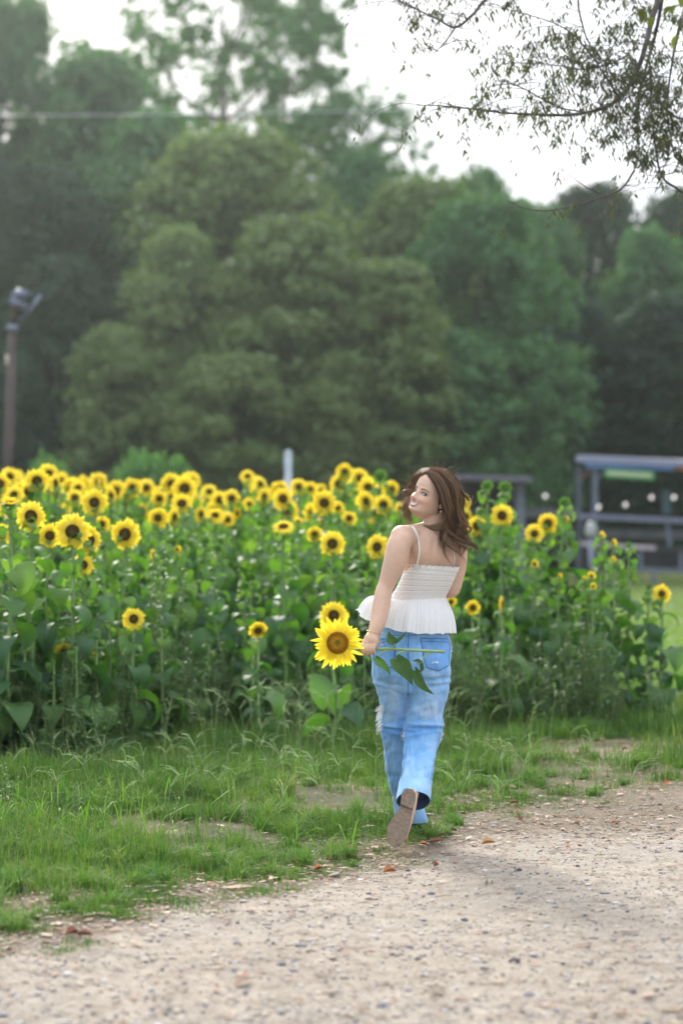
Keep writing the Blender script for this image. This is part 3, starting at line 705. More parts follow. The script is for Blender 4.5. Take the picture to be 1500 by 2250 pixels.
SF = [  # px, py, diameter px, yaw, tilt, kind, distance or None, label
 (160,1168,78,0,.1,None,14.6,'largest yellow sunflower of the left front row, facing the camera'),
 (68,1135,66,.5,.1,None,14.8,'sunflower with ragged petals turned right, second tall stem from the left edge'),
 (22,1106,44,.2,1.2,('half',0),14.3,'half open sunflower facing the sky on the leftmost tall green stem'),
 (110,1177,50,.1,0,None,15.2,'sunflower peeking out left of the largest one, overlapped by its petals'),
 (197,1187,62,.7,0,None,15.1,'sunflower behind the right side of the largest one, turned right'),
 (183,1241,46,.3,.0,None,15.0,'small sunflower hanging just below the largest one'),
 (4,1175,50,.6,0,None,15.3,'sunflower cut off by the left edge at the height of the largest one'),
 (276,1174,66,-.3,0,None,15.8,'large oval sunflower standing alone right of the largest one'),
 (208,1104,58,0,.1,None,17,'big round sunflower above the gap between the two largest front ones'),
 (82,1057,52,.1,.1,None,18,'round sunflower high at the left with another one overlapping its upper right'),
 (108,1042,48,.5,.1,None,18.6,'sunflower behind and above right of the round high left one'),
 (122,1062,40,1.1,0,None,18.2,'sideways sunflower at the right of the high left pair'),
 (22,1048,42,.4,.2,None,20,'sunflower in the back at the top left below the lamp pole'),
 (0,1063,46,.4,0,None,18.5,'sunflower half outside the left edge near the pole foot'),
 (32,1088,46,-.3,.3,None,17,'sunflower with petals folded over its dark middle, above the half open one'),
 (60,1080,36,.5,0,None,18,'small sunflower squeezed between two rounder ones at the left'),
 (122,1085,38,.3,.2,None,19,'sunflower with its face tipped up, left of the big round one'),
 (165,1094,38,.3,.2,None,19.4,'small sunflower touching the left rim of the big round one'),
 (172,1073,42,-.2,.5,None,20,'wide flat-looking sunflower tipped up above the left field'),
 (222,1064,28,1.3,.3,None,21,'narrow sideways sunflower above the big round one'),
 (243,1090,42,1.0,0,None,18.4,'sunflower turned sharply right, beside the big round one'),
 (224,1152,36,0,0,None,17.5,'little dark-eyed sunflower low between the two largest'),
 (291,1072,44,-.1,.1,None,21,'left sunflower of the twin pair under the rounded bush'),
 (322,1072,38,.1,.1,None,21.4,'right sunflower of the twin pair under the rounded bush'),
 (376,1063,46,.4,0,None,20.5,'sunflower turned right below the right rim of the rounded bush'),
 (406,1073,52,0,.1,None,19.6,'bright round sunflower with another directly behind it, right of the bush'),
 (419,1058,46,.1,.1,None,20.4,'sunflower mostly covered by the bright round one right of the bush'),
 (350,1096,36,.4,.1,None,20,'small sunflower below the twin pair to the right'),
 (376,1092,30,-.3,.1,None,20.3,'small sunflower under the turned one below the bush'),
 (400,1107,46,0,.45,None,18.8,'flattened sunflower tipped upward in the middle of the left field'),
 (348,1138,46,-.2,0,None,18,'dark-centred sunflower above the oval one to its right'),
 (383,1137,42,1.0,-.1,None,18.3,'sunflower seen half from the side right of the dark-centred one'),
 (275,1090,26,.9,.5,None,21,'scrap of a sunflower turned away between the big round one and the twins'),
 (441,1130,36,.9,0,None,19.3,'folded sunflower low in the left middle of the field'),
 (473,1133,42,.2,.6,None,18.7,'sunflower tipped up with an orange middle left of the tall single stem'),
 (483,1099,38,.1,.1,None,20,'sunflower left of the one with the dark eye, near the field middle'),
 (509,1095,40,.1,.1,None,19.6,'sunflower with dark eye left of the tall slanting yellow pair'),
 (336,1218,26,1.35,0,None,16.4,'thin yellow sunflower seen edge on right of the oval one'),
 (389,1207,20,.8,-.2,('half',1),17,'tiny half open yellow head in the leaves right of the oval one'),
 (294,1360,48,.2,.1,None,15.0,'lone low sunflower with green middle in the leaves at left'),
 (142,1430,44,0,-.75,None,14.7,'nodding low sunflower looking down near the left edge'),
 (205,1426,26,1.2,-.3,('half',1),14.9,'small sideways low sunflower next to the nodding one'),
 (544,1047,34,0,.5,None,22,'sunflower tipped up, highest one left of the white post'),
 (572,1066,42,.8,.3,None,21,'upper of two slanted sunflowers left of the white post'),
 (580,1092,42,.9,0,None,20.6,'lower of two slanted sunflowers left of the white post'),
 (621,1096,46,.35,.1,None,19.8,'oval sunflower directly below the white post'),
 (656,1070,38,.1,.1,None,21.4,'sunflower touching the white post foot on the right'),
 (681,1075,34,-.1,.3,None,21.8,'small sunflower right of the one at the white post foot'),
 (712,1105,54,.15,.1,None,18.8,'large upright sunflower right of the white post, biggest in the middle'),
 (741,1116,30,.1,.1,None,19.6,'small sunflower clinging to the right of the biggest middle one'),
 (705,1140,30,1.2,0,None,19,'sideways sunflower under the biggest middle one'),
 (767,1139,32,0,.1,None,19,'small round sunflower left above the shoulder of the girl'),
 (757,1037,38,0,.1,None,21,'highest sunflower of the cluster right of the white post'),
 (743,1063,36,.1,.1,None,21,'sunflower left below the highest one of the middle cluster'),
 (789,1050,42,.3,.1,None,20.6,'sunflower right of the highest one in the middle cluster'),
 (808,1072,46,.4,.2,None,20,'blurred overlapping sunflower above the one nearest the face'),
 (803,1102,46,.6,.1,None,19.4,'sunflower half hidden by leaves left of the one nearest the face'),
 (842,1109,42,0,.1,None,19.2,'round sunflower nearest to the left of the face of the girl'),
 (880,1118,30,.4,.1,None,20.2,'sunflower partly behind the front strands of hair'),
 (730,1195,54,0,.1,None,17.2,'round sunflower left of the bare shoulder, lower than the crowd'),
 (829,1202,54,-.5,.05,None,17.2,'oval sunflower touching the upper arm of the girl'),
 (623,1158,46,0,.95,None,16.9,'yellow sunflower facing the sky on the tall single stem in the middle'),
 (691,1174,36,.2,-.2,None,18,'orange-brown faced sunflower partly behind leaves left of the lower round one'),
 (655,1146,24,.2,.9,('half',0),18.5,'small sunflower facing up right of the tall single stem'),
 (500,1142,34,.1,.1,None,19.2,'small sunflower in the left middle below the dark-eyed one'),
 (521,1128,26,.9,0,None,19.6,'sideways small sunflower in the middle below the slanted pair'),
 (733,1352,62,0,.15,None,15.2,'dark-eyed sunflower right behind the picked flower in the hand'),
 (567,1385,40,.3,-.5,None,15.6,'low sunflower half covered by a pale leaf left of the picked flower'),
 (990,1322,26,.3,-.3,None,17,'low sunflower peeking out right of the white top'),
 (1047,1156,42,.1,.1,None,18.8,'sunflower just right of the hanging hair'),
 (1024,1136,44,.9,.1,None,19.2,'sunflower partly behind the hair on its right side'),
 (1102,1133,48,0,.1,None,18.6,'largest sunflower right of the girl, above big leaves'),
 (1173,1173,42,.1,.1,None,18.6,'lower left sunflower of the pair in front of the railing'),
 (1203,1150,44,-.2,.1,None,18.9,'upper right sunflower of the pair in front of the railing'),
 (1452,1305,42,.2,.1,None,18.0,'solitary sunflower at the right edge over the lawn'),
 (1346,1193,20,.9,.1,('half',0),18.6,'orange half open head in front of the lower railing'),
 (1320,1177,20,.8,.2,('half',1),18.8,'half open yellow head left of the orange one by the railing'),
 (1173,1240,22,.5,.2,('half',0),18.2,'small half open head below the railing pair'),
 (1243,1141,14,.3,.3,('half',1),18.8,'tiny yellow opening bud left of the shelter posts'),
 (1038,1335,32,.2,-.2,None,17,'ragged low sunflower right of the white top'),
 (1101,1327,36,1.3,0,None,17,'narrow sunflower seen edge on, low right of the girl'),
 (1298,1266,22,.3,.6,('half',0),17.8,'small yellow head facing up in the right part of the patch'),
 (1283,1272,14,.4,.3,('half',1),17.8,'tiny yellow head left of the one facing up'),
 (1302,1288,16,.2,.2,('half',1),17.6,'small yellow head below the one facing up'),
 (1346,1229,14,.3,.3,('half',0),18.2,'tiny yellow head under the orange half open one'),
 (1228,1266,14,.6,.2,('half',1),17.6,'tiny orange head in the leaves below the railing'),
 (1070,1072,26,.2,.6,'bud',18.8,'left green bud of the two tall ones right of the hair'),
 (1109,1076,28,-.2,.6,'bud',19.0,'right green bud of the two tall ones, above the largest right sunflower'),
 (1240,1108,24,.1,.6,'bud',18.6,'green bud standing highest near the shelter'),
 (835,1050,28,.2,.5,'bud',19.6,'green bud above the face-side sunflowers'),
 (1380,1200,14,.2,.3,'bud',18.4,'small green bud in front of the lower rail at right'),
 (1425,1292,14,.4,.5,'bud',18.0,'small green bud left of the solitary sunflower'),
]
used = []; heads = []
for px, py, dpx, yaw, tilt, kind, Y, lab in SF:
    hd = P(px, py, Y); r = dpx / FPX * Y / 2 * 1.13
    sunflower(hd, r, yaw, tilt, kind, label=lab, group='sunflowers and buds of the field one can tell apart')
    used.append((hd.x, hd.y)); heads.append((px, py, dpx, Y))
# crowd behind and between
rg = np.random.default_rng(77)
def front(X):   # front edge of the sown patch, distance as a function of x
    return np.interp(X, [-6, -2.2, -1.5, -.9, 0, .9, 1.6, 2.4], [13.6, 14.3, 14.7, 16.3, 16.6, 17.2, 17.6, 18.2])
def rightlim(Y): return 1.45 + (Y - 17) * .05
cells = []
Yc = 14.4
while Yc < 26.5:
    Xc = -.152 * Yc - 1.2 + rg.random() * .3
    while Xc < 2.3:
        x = Xc + rg.normal(0, .08); y = Yc + rg.normal(0, .10)
        Xc += .42 if y < 19 else .50
        if y < front(x): continue
        if x > rightlim(y): continue
        if min([(x - a) ** 2 + (y - b) ** 2 for a, b in used] + [9]) < .02: continue
        cells.append((x, y))
    Yc += .48 if Yc < 19 else .62
for x, y in cells:
    d = y - float(front(x)); px = 750 + x / y * FPX
    rgt = px > 1040
    # tops follow the sloping skyline of the patch
    sky_px = np.interp(px, [-500, 0, 130, 250, 520, 560, 700, 760, 860, 1000, 1150, 1230, 1300, 1400, 1450],
                       [1030, 1035, 1035, 1060, 1075, 1050, 1060, 1040, 1060, 1090, 1110, 1120, 1180, 1230, 1300])
    top = CAMH + (HOR - sky_px - rg.uniform(5, 25)) / FPX * y
    z = min(1.95, top) - abs(rg.normal(0, .07))
    bare = rg.random()
    if d < 1.2 and not rgt:
        z = min(z, rg.uniform(.95, 1.32)); 
    if rgt: z = min(z, rg.uniform(.8, 1.55))
    for hx_, hy_, hd_, hY in heads:
        if hY > y - .1 and abs(px - hx_) < hd_ / 2 + 34: z = min(z, CAMH + (HOR - (hy_ + hd_ * .5 + 34)) / FPX * y)
    z = max(z, .5)
    nodis = (d < 1.3) or rgt or bare < .16
    if HOR - (z - CAMH) / y * FPX > 1132: nodis = True
    hd = (x, y, z)
    if nodis:
        sunflower(hd, rg.uniform(.03, .045), rg.normal(0, .6), rg.uniform(.3, 1.1), 'bud',
                  label='leafy sunflower stalk without an open flower, in the thick of the field' if not rgt else 'leafy sunflower stalk without an open flower, in the patch right of the girl',
                  group='sunflower stalks without open flowers in the field' if not rgt else 'sunflower stalks without open flowers at the right')
    else:
        sunflower(hd, rg.uniform(.07, .115), rg.normal(.2, .5) + (2.4 if rg.random() < .09 else 0), rg.normal(.10, .32), None,
                  label='blurred sunflower in the crowded rows at the back of the field', group='sunflowers of the crowded back rows')
print('sunflowers', nfl[0])

# leafy young plants filling the foot of the field
for k in range(64):
    if k < 30: x = rg.uniform(-2.4, -1.05); y = float(front(x)) + rg.uniform(-.25, .5)
    elif k < 50: x = rg.uniform(-1.0, .35); y = float(front(x)) + rg.uniform(-.25, .5)
    else: x = rg.uniform(.75, 1.55); y = float(front(x)) + rg.uniform(.1, 1.0)
    sunflower((x, y, rg.uniform(.42, .72) * (1.15 if k < 30 else 1)), .02, rg.normal(0, .5), .8, 'bud', label='short leafy sunflower without a flower at the foot of the field', group='short leafy sunflowers along the foot of the field')
# ---- weeds
WLEAF = mat_leaf('weed_leaf', [(.03, .07, .03), (.05, .11, .04), (.09, .17, .05), (.14, .24, .06)], .5, .3, .3, scale=2, nmix=.4)
WSTEM = mat_plain('weed_stem', (.12, .17, .06), .8, var=.3)
def weed_geo(seed, H, nb, lsize, spike=False, spread=.16):
    rg = np.random.default_rng(seed); st = MB(); lf = []
    for b_ in range(nb):
        a = rg.random() * 6.28; hh = H * rg.uniform(.55, 1) if b_ else H; o = spread * rg.random() * (b_ > 0)
        p = smooth_path([(0, 0, -.02), (cos(a) * o * .5, sin(a) * o * .5, hh * .45), (cos(a) * o * 1.3, sin(a) * o * 1.3, hh)], 8)
        st.tube(p, np.linspace(.004, .0015, 8), 4, caps=False)
        for k in range(int(hh * 62)):
            t = rg.random() ** .8 * .96; i = min(6, int(t * 7)); q = p[i] + (p[i + 1] - p[i]) * (t * 7 - i)
            s = lsize * rg.uniform(.5, 1.2) * (1.1 - .6 * t); an = rg.random() * 6.28; el = rg.uniform(-.6, .6)
            h = np.array([cos(an) * cos(el), sin(an) * cos(el), sin(el)]); sd_ = np.array([-sin(an), cos(an), rg.normal(0, .3)])
            q = q + h * s * rg.uniform(.2, 1.2)
            lf.append([q, q + h * s + sd_ * s * .38 , q + h * 2.1 * s + np.array([0, 0, -s * .3]), q + h * s - sd_ * s * .38])
        if spike:
            for k in range(40):
                q = p[-1] - (p[-1] - p[-2]) * rg.random() * 1.4 + rg.normal(0, .008, 3); s = .010
                h = rg.normal(size=3); h /= np.linalg.norm(h); g_ = np.cross(h, [0, 0, 1.])
                lf.append([q, q + h * s + g_ * s * .6, q + h * 2 * s, q + h * s - g_ * s * .6])
    V = np.array(lf).reshape(-1, 3); q = np.arange(len(V)).reshape(-1, 4)
    return st.build('stem', WSTEM, link=False).data, mesh('leaves', V, [q], WLEAF, smooth=False, link=False).data
WEEDS = [weed_geo(1, .95, 6, .030, True), weed_geo(2, .75, 7, .026), weed_geo(3, .62, 9, .022, False, .22), weed_geo(4, 1.05, 5, .028, True, .1), weed_geo(5, .45, 8, .03, False, .2)]
def weed(x, y, h, k, label, group):
    t = empty('weed_plant', (x, y, 0), random.random() * 6.28); H = [.95, .75, .62, 1.05, .45][k]; t.scale = (min(1.25, h / H * 1.05),) * 2 + (h / H,)
    tag(t, label, 'weed', group)
    for nm, me in zip(('stem', 'leaves'), WEEDS[k]):
        o = bpy.data.objects.new(nm, me); COL.objects.link(o); o.parent = t
def weed_at(px, pfoot, ptop, k, label, group='weeds one can tell apart'):
    Y = CAMH * FPX / (pfoot - HOR); weed((px - 750) / FPX * Y, Y, (pfoot - ptop) / FPX * Y, k, label, group)
weed_at(272, 1665, 1405, 0, 'tall spiky green weed standing before the left field edge')
weed_at(215, 1690, 1500, 4, 'low bushy weed at the left, beside the tall spiky one')
weed_at(318, 1655, 1520, 2, 'thin many-stemmed weed right of the tall spiky one')
weed_at(360, 1640, 1180, 3, 'tall seedy weed poking out of the leaves in the left middle')
weed_at(12, 1790, 1660, 4, 'weed with pale leaves at the left edge over the verge')
weed_at(100, 1700, 1560, 4, 'low weed at the foot of the leftmost sunflowers')
weed_at(1180, 1570, 1380, 1, 'feathery weed in front of the right sunflower patch')
weed_at(1060, 1600, 1430, 2, 'weed right beside the jeans at the field edge')
weed_at(1195, 1620, 1560, 4, 'low broad-leaved weed with a pale top on the right verge')
for k in range(190):
    if k < 110: x = rg.uniform(-2.2, .75); y = front(x) - rg.uniform(-.7, .45); h = rg.uniform(.45, .85) * (1.0 if x < -.7 else .75); lab, g_ = 'dark green weed in the undergrowth at the foot of the left field', 'weeds along the left field edge'
    else: x = rg.uniform(.7, 2.15); y = front(x) - rg.uniform(-.9, 1.0); h = rg.uniform(.35, .85) * (1 if x < 1.9 else .6); lab, g_ = 'green weed in the tangle below the right sunflowers', 'weeds below the right sunflowers'
    weed(x, float(y), h, int(rg.integers(0, 5)), lab, g_)

for k in range(26):
    x, y = (rg.uniform(-1.7, 1.9), rg.uniform(11.2, 15.5))
    if y < float(edgeY(x)) + .3: continue
    weed(x, y, rg.uniform(.09, .22), int(rg.integers(0, 5)), 'little weed growing among the grass of the verge', 'little weeds in the verge')
# ============================================================ THINGS BEHIND THE FIELD
RUST = mat_plain('rusty_pole', (.06, .042, .04), .8, var=.35, scale=3)
GALV = mat_plain('galvanised', (.16, .19, .25), .45, .6, var=.15)
WOODG = mat_plain('grey_wood', (.09, .10, .11), .85, var=.25, scale=4)
WOODD = mat_plain('dark_wood', (.025, .028, .03), .85, var=.3, scale=3)
# lamp pole
Y = 40; s = Y / FPX
root = empty('lamp_pole', ((15 - 750) * s, Y, 0)); tag(root, 'rusty pole with a broken lamp fixture on top at the left edge', 'lamp pole')
def rel(px, py): return np.array([(px - 15) * s, 0, CAMH + (HOR - py) * s])
mb = MB(); mb.tube([rel(15, 1460), rel(18, 1040), rel(29, 715)], [.075, .075, .068], 10); mb.build('pole', RUST, root)
mb = MB(); mb.tube([rel(28.5, 728), rel(29.5, 714)], .088, 12); mb.build('collar', GALV, root)
mb = MB(); mb.tube([rel(30, 716), rel(33, 690), rel(36, 668)], [.055, .06, .085], 8); mb.build('neck', RUST, root)
mb = MB(); mb.box(rel(40, 668), (.27, .22, .10), Euler((0, .45, 0)).to_matrix()); mb.tube([rel(30, 660), rel(44, 645), rel(58, 650)], [.05, .10, .06], 8); mb.build('lamp_housing', mat_plain('lamp_metal', (.13, .15, .21), .5, .3), root)
mb = MB(); mb.tube(smooth_path([rel(24, 656), rel(38, 638), rel(62, 641), rel(70, 650)], 8), .018, 6); mb.build('shade_rim', GALV, root)
mb = MB(); mb.tube([rel(40, 706), rel(64, 685), rel(90, 648)], [.022, .028, .03], 6); mb.build('bracket', GALV, root)
mb = MB(); mb.box(rel(18, 792) + np.array([0, -.08, 0]), (.06, .05, .17)); mb.build('junction_box', mat_plain('box_tan', (.45, .40, .33)), root)
# white post
Y = 30; s = Y / FPX
root = empty('white_post', ((633 - 750) * s, Y, 0)); tag(root, 'pale square post rising out of the sunflowers in the middle', 'post')
mb = MB(); h = CAMH + (HOR - 994) * s; mb.box((0, 0, h / 2), (.095, .095, h)); mb.build('shaft', mat_plain('white_paint', (.33, .37, .42), .6), root)
mb = MB(); V = np.array([(-.055, -.055, 0), (.055, -.055, 0), (.055, .055, 0), (-.055, .055, 0), (0, 0, .035)]) + (0, 0, h + .002)
mb.add(V, [[0, 3, 2, 1]], [[0, 1, 4], [1, 2, 4], [2, 3, 4], [3, 0, 4]]); mb.build('cap', mat_plain('white_paint_cap', (.36, .40, .45), .5), root, smooth=False)
# overhead wire
a, b_ = P(-700, 258, 52), P(2300, 130, 66); mid = (np.array(a) + np.array(b_)) / 2 - np.array([0, 0, .55])
mb = MB(); mb.tube(smooth_path([a, mid + (np.array(a) - np.array(b_)) * 0, b_], 40), .010, 6)
tw = smooth_path([a, mid, b_], 160); tw2 = tw + np.stack([np.zeros(160), .014 * np.cos(np.arange(160) * 1.3), .014 * np.sin(np.arange(160) * 1.3)], -1)
mb.tube(tw2, .006, 5)
tag(mb.build('overhead_wire', mat_plain('wire_sheath', (.42, .46, .46), .5)), 'twisted overhead wire crossing in front of the tree tops', 'wire')

# open shelter with railings (right)
Y0 = 60.; s = Y0 / FPX
def S(px, py, dy=0.): 
    p = P(px, py, Y0 + dy); return np.array([p.x - SX, p.y - Y0, p.z])
SX = (1400 - 750) * s
root = empty('open_shelter', (SX, Y0, 0)); tag(root, 'open-sided metal shelter with a blue grey roof and railings at the right edge', 'shelter')
def beam(name, a, b_, w_, h_, m_, par=root):
    a = np.array(a); b_ = np.array(b_); mb = MB(); d = Vector(b_ - a); q = d.to_track_quat('X', 'Z')
    mb.box((a + b_) / 2, (d.length, w_, h_), q.to_matrix()); return mb.build(name, m_, par, smooth=False)
ROOF = mat_plain('roof_metal', (.22, .24, .34), .45, .2, var=.12, scale=1)
FASC = mat_plain('fascia_blue', (.10, .24, .48), .5)
STEEL = mat_plain('steel_grey', (.12, .15, .20), .5, .2)
RAILM = mat_plain('rail_paint', (.15, .17, .24), .5)
# roof: corrugated sheet sloping towards the camera
V = []; nx = 90; x0, x1 = S(1262, 1000)[0], S(1640, 1000)[0]
for j, (yy, zz) in enumerate(((-.2, 0), (3.2, .12))):
    for i in range(nx + 1):
        x = x0 + (x1 - x0) * i / nx; f = (x - x0) / (x1 - x0)
        V.append((x + (0 if j == 0 else .36), yy, S(1262, 1003)[2] - .09 * f * 2 + zz + (.018 if i % 2 else 0)))
V = np.array(V); V2 = V + (0, 0, -.02)
q = [[i, i + 1, nx + 2 + i, nx + 1 + i] for i in range(nx)]
mb = MB(); mb.add(V, q); mb.add(V2, [f[::-1] for f in q]); mb.build('roof', ROOF, root, smooth=False)
beam('gutter', S(1264, 1008, -.28), S(1640, 1025, -.28), .05, .15, ROOF)
beam('fascia', S(1285, 1022, -.2), S(1480, 1028, -.2), .05, .12, FASC)
beam('fascia', S(1484, 1029, -.2), S(1640, 1034, -.2), .05, .10, mat_plain('fascia_rust', (.30, .10, .04), .7))
beam('sign_board', S(1328, 1040, -.25), S(1436, 1046, -.25), .03, .20, mat_plain('sign_green', (.06, .30, .08), .5))
beam('sign_panel', S(1334, 1039, -.28), S(1430, 1045, -.28), .01, .09, mat_plain('sign_pale', (.42, .50, .32), .5))
for px, dy in ((1270, 2.8), (1306, 0), (1590, 0), (1560, 2.8)):
    beam('post', S(px, 1026, dy), np.array([S(px, 1026, dy)[0], dy, 0]), .13, .13, STEEL)
beam('brace', S(1278, 1052, 1.5), S(1298, 1032, .2), .07, .05, mat_plain('brace_rust', (.22, .11, .08), .8))
beam('brace', S(1308, 1056, 0), S(1330, 1036, -.05), .06, .05, STEEL)
beam('top_rail', S(1270, 1134, -.1), S(1640, 1150, -.1), .10, .12, RAILM)
beam('back_rail', S(1250, 1128, 2.7), S(1640, 1138, 2.7), .08, .10, WOODD)
beam('bench_back', S(1285, 1172, 1.2), S(1640, 1178, 1.2), .05, .22, WOODG)
beam('deck_edge', S(1275, 1194, -.1), S(1438, 1204, -.1), .16, .11, mat_plain('plank_pale', (.40, .36, .38), .7))
beam('deck_edge', S(1440, 1204, -.08), S(1640, 1211, -.08), .14, .11, WOODD)
beam('skirt', S(1275, 1222, 1.0), S(1640, 1226, 1.0), .05, .55, WOODD)
beam('bottom_rail', S(1400, 1250, -.1), S(1640, 1262, -.1), .08, .10, STEEL)
for px in (1406, 1495, 1580): beam('strut', S(px, 1208, -.05), S(px, 1256, -.05), .09, .09, STEEL)
beam('strut', S(1465, 1150, -.02), S(1470, 1200, -.02), .09, .09, STEEL)
beam('foot', S(1435, 1258, -.1), np.array([S(1435, 1258)[0], -.1, 0]), .10, .10, GALV)
beam('barrel_post', S(1463, 1078, 3.0), S(1463, 1130, 3.0), .20, .20, mat_plain('teal_paint', (.10, .22, .25), .5))
# string of round bulbs hung from the shelter to the shed
BW = mat_plain('bulb_glass', (.85, .83, .85), .2)
m_, n_, bb = nodes('bulb_lit'); bb.inputs['Base Color'].default_value = (.9, .85, .85, 1); bb.inputs['Emission Color'].default_value = (1, .88, .85, 1); bb.inputs['Emission Strength'].default_value = .35
root = empty('string_lights', (SX, 56, 0)); tag(root, 'string of small glowing round bulbs sagging in front of the open shelter', 'string lights')
pts = [(1020, 1060), (1110, 1082), (1197, 1090), (1240, 1098), (1314, 1114), (1373, 1109), (1430, 1093), (1479, 1093), (1560, 1080)]
W3 = [np.array(P(px, py - 5, 56)) - np.array([SX, 56, 0]) for px, py in pts]
mb = MB(); mb.tube(smooth_path(W3, 40), .006, 4); mb.build('cord', WOODD, root)
for i in (2, 4, 5, 6, 7):
    mb = MB(); c = W3[i] - np.array([0, 0, .06]); mb.add(IV * .05 + c, None, IF); mb.tube([W3[i] + (0, 0, .0), c + (0, 0, .03)], .02, 6); mb.build('bulb', m_, root)
# dark shed behind the head
Y0 = 58.; s = Y0 / FPX; SX = (1080 - 750) * s
root = empty('shed', (SX, Y0, 0)); tag(root, 'low dark lean-to with a flat grey roof behind the hair of the girl', 'shed')
beam('roof', S(1000, 1050, 0), S(1158, 1056, 0), 3.2, .12, mat_plain('shed_roof', (.11, .11, .14), .6), root)
beam('post', S(1140, 1056, -.9), np.array([S(1140, 0)[0], -.9, 0]), .24, .2, mat_plain('shed_post', (.13, .15, .20), .7), root)
beam('post', S(1010, 1056, -.9), np.array([S(1010, 0)[0], -.9, 0]), .16, .16, WOODG, root)
beam('back_wall', S(1000, 1120, 1.4), S(1150, 1124, 1.4), .06, 1.7, WOODD, root)
beam('counter', S(1150, 1126, 0), S(1268, 1130, 0), .5, .22, WOODG, root)
beam('counter_front', S(1150, 1160, .1), S(1268, 1164, .1), .1, .6, WOODD, root)
mb = MB(); root = empty('white_sack', P(1297, 1250, 52.)); root.location.z = 0; tag(root, 'pale rounded jug on a post in front of the shelter railing', 'jug')
z0 = P(1297, 1160, 52).z; mb.tube(smooth_path([(0, 0, z0 - .22), (0, 0, z0 - .15), (0, 0, z0 + .05), (0, 0, z0 + .14)], 8), [.04, .09, .12, .125, .12, .10, .07, .04], 12); mb.build('jug_body', mat_plain('jug_white', (.30, .33, .31), .5), root)
root.name = 'jug_on_post'
mb = MB(); mb.tube([(0, 0, 0), (0, 0, z0 - .2)], .05, 8); mb.build('stake', GALV, root)

# ============================================================ OVERHANGING TREE (right, near)
YB = 13.5
root = empty('overhanging_tree', (4.6, YB, 0)); tag(root, 'fine-leaved tree reaching in from the right, its thin branches drooping against the sky', 'tree')
def B(px, py, dy=0.):
    p = P(px, py, YB + dy); return np.array([p.x - 4.6, p.y - YB, p.z])
mb = MB()
trunk = smooth_path([(0, 0, -.2), (.05, .1, 1.5), (-.1, 0, 3.2), (-.3, .1, 4.6), (-.5, 0, 6.2)], 16)
mb.tube(trunk, np.linspace(.20, .10, 16), 10); mb.build('trunk', BARK, root)
limbs = [
 ([(1700,-330,.4),(1500,-120,.3),(1460,-40,.2),(1432,40,.1),(1420,90,0),(1405,140,0),(1385,180,0),(1360,215,-.1),(1330,235,-.1),(1290,247,-.1),(1240,253,-.2),(1180,252,-.2),(1110,248,-.3),(1040,240,-.3),(960,232,-.4),(915,231,-.4)], .020, .0022),
 ([(1460,-40,.2),(1440,70,.3),(1415,160,.3),(1400,240,.3),(1402,330,.2),(1390,378,.2)], .012, .003),
 ([(1300,-160,.3),(1090,-20,.2),(1040,30,.1),(1000,60,0),(960,42,0),(905,16,0),(860,-5,0)], .012, .003),
 ([(1000,60,0),(975,95,-.1),(948,122,-.1)], .006, .002),
 ([(1330,-150,.3),(1272,-20,.3),(1280,60,.2),(1300,110,.2),(1316,146,.2)], .008, .003),
 ([(1380,120,.2),(1340,140,.2),(1280,152,.1),(1230,145,.1),(1160,138,0),(1100,142,0)], .006, .002),
 ([(1392,375,.2),(1367,412,.1),(1330,430,0),(1270,450,0),(1200,463,-.1),(1150,456,-.1),(1112,440,-.1)], .007, .0022),
 ([(1330,430,0),(1300,418,0),(1268,398,0),(1222,366,0)], .004, .0015),
 ([(1335,425,0),(1330,462,0),(1305,484,0),(1260,480,0),(1220,462,0)], .004, .0015),
 ([(1620,520,.2),(1500,424,.2),(1455,390,.2),(1440,330,.2),(1430,230,.2),(1425,120,.2)], .008, .005),
 ([(1600,270,.1),(1500,262,.1),(1460,238,.1),(1420,190,.1),(1385,120,.1)], .007, .003),
 ([(1360,215,-.1),(1330,170,-.2),(1290,110,-.2),(1235,60,-.3),(1150,30,-.3),(1060,10,-.4)], .006, .002),
 ([(1290,247,-.1),(1225,235,-.2),(1160,200,-.3),(1120,185,-.3),(1075,190,-.3)], .005, .0018),
 ([(1700,-200,.2),(1560,-40,.1),(1500,40,.1),(1475,140,.1),(1465,250,.1),(1480,340,.1)], .012, .003),
]
mb = MB(); rg = np.random.default_rng(31); paths = []
for pts, r0, r1 in limbs:
    w3 = np.array([B(*p) for p in pts]); pth = smooth_path(w3, len(pts) * 5); paths.append(pth)
    mb.tube(pth, np.linspace(r0, r1, len(pth)), 7)
for a_, k_ in ((limbs[0][0][0], 15), (limbs[13][0][0], 12), (limbs[2][0][0], 15), (limbs[4][0][0], 15), (limbs[9][0][0], 8), (limbs[10][0][0], 10)):
    e = B(*a_); st = trunk[k_]; mb.tube(smooth_path([st, (st + e) / 2 + (0, 0, .2), e], 8), np.linspace(.045, .014, 8), 7)
leaves = []
def put_leaf(q, s, rg):
    an = rg.random() * 6.28; dn = rg.normal(0, .45)
    h = np.array([cos(an) * .35, sin(an) * .35, -1 + dn * .3]); h /= np.linalg.norm(h)
    sd_ = np.cross(h, [cos(an + 1.3), sin(an + 1.3), .2]); sd_ /= np.linalg.norm(sd_)
    bend = np.array([cos(an), sin(an), 0]) * s * .15
    leaves.append([q, q + h * s * .35 + sd_ * s * .13, q + h * s + bend, q + h * s * .35 - sd_ * s * .13])
def dens(px, py):
    # how leafy the branch is at a place of its spread
    d = .9 * np.exp(-((px - 1420) / 170) ** 2 - ((py - 80) / 170) ** 2) + .8 * np.exp(-((px - 1180) / 130) ** 2 - ((py - 90) / 90) ** 2) \
        + .55 * np.exp(-((px - 1260) / 170) ** 2 - ((py - 280) / 60) ** 2) + .8 * np.exp(-((px - 1450) / 70) ** 2 - ((py - 310) / 80) ** 2) + .22
    return d
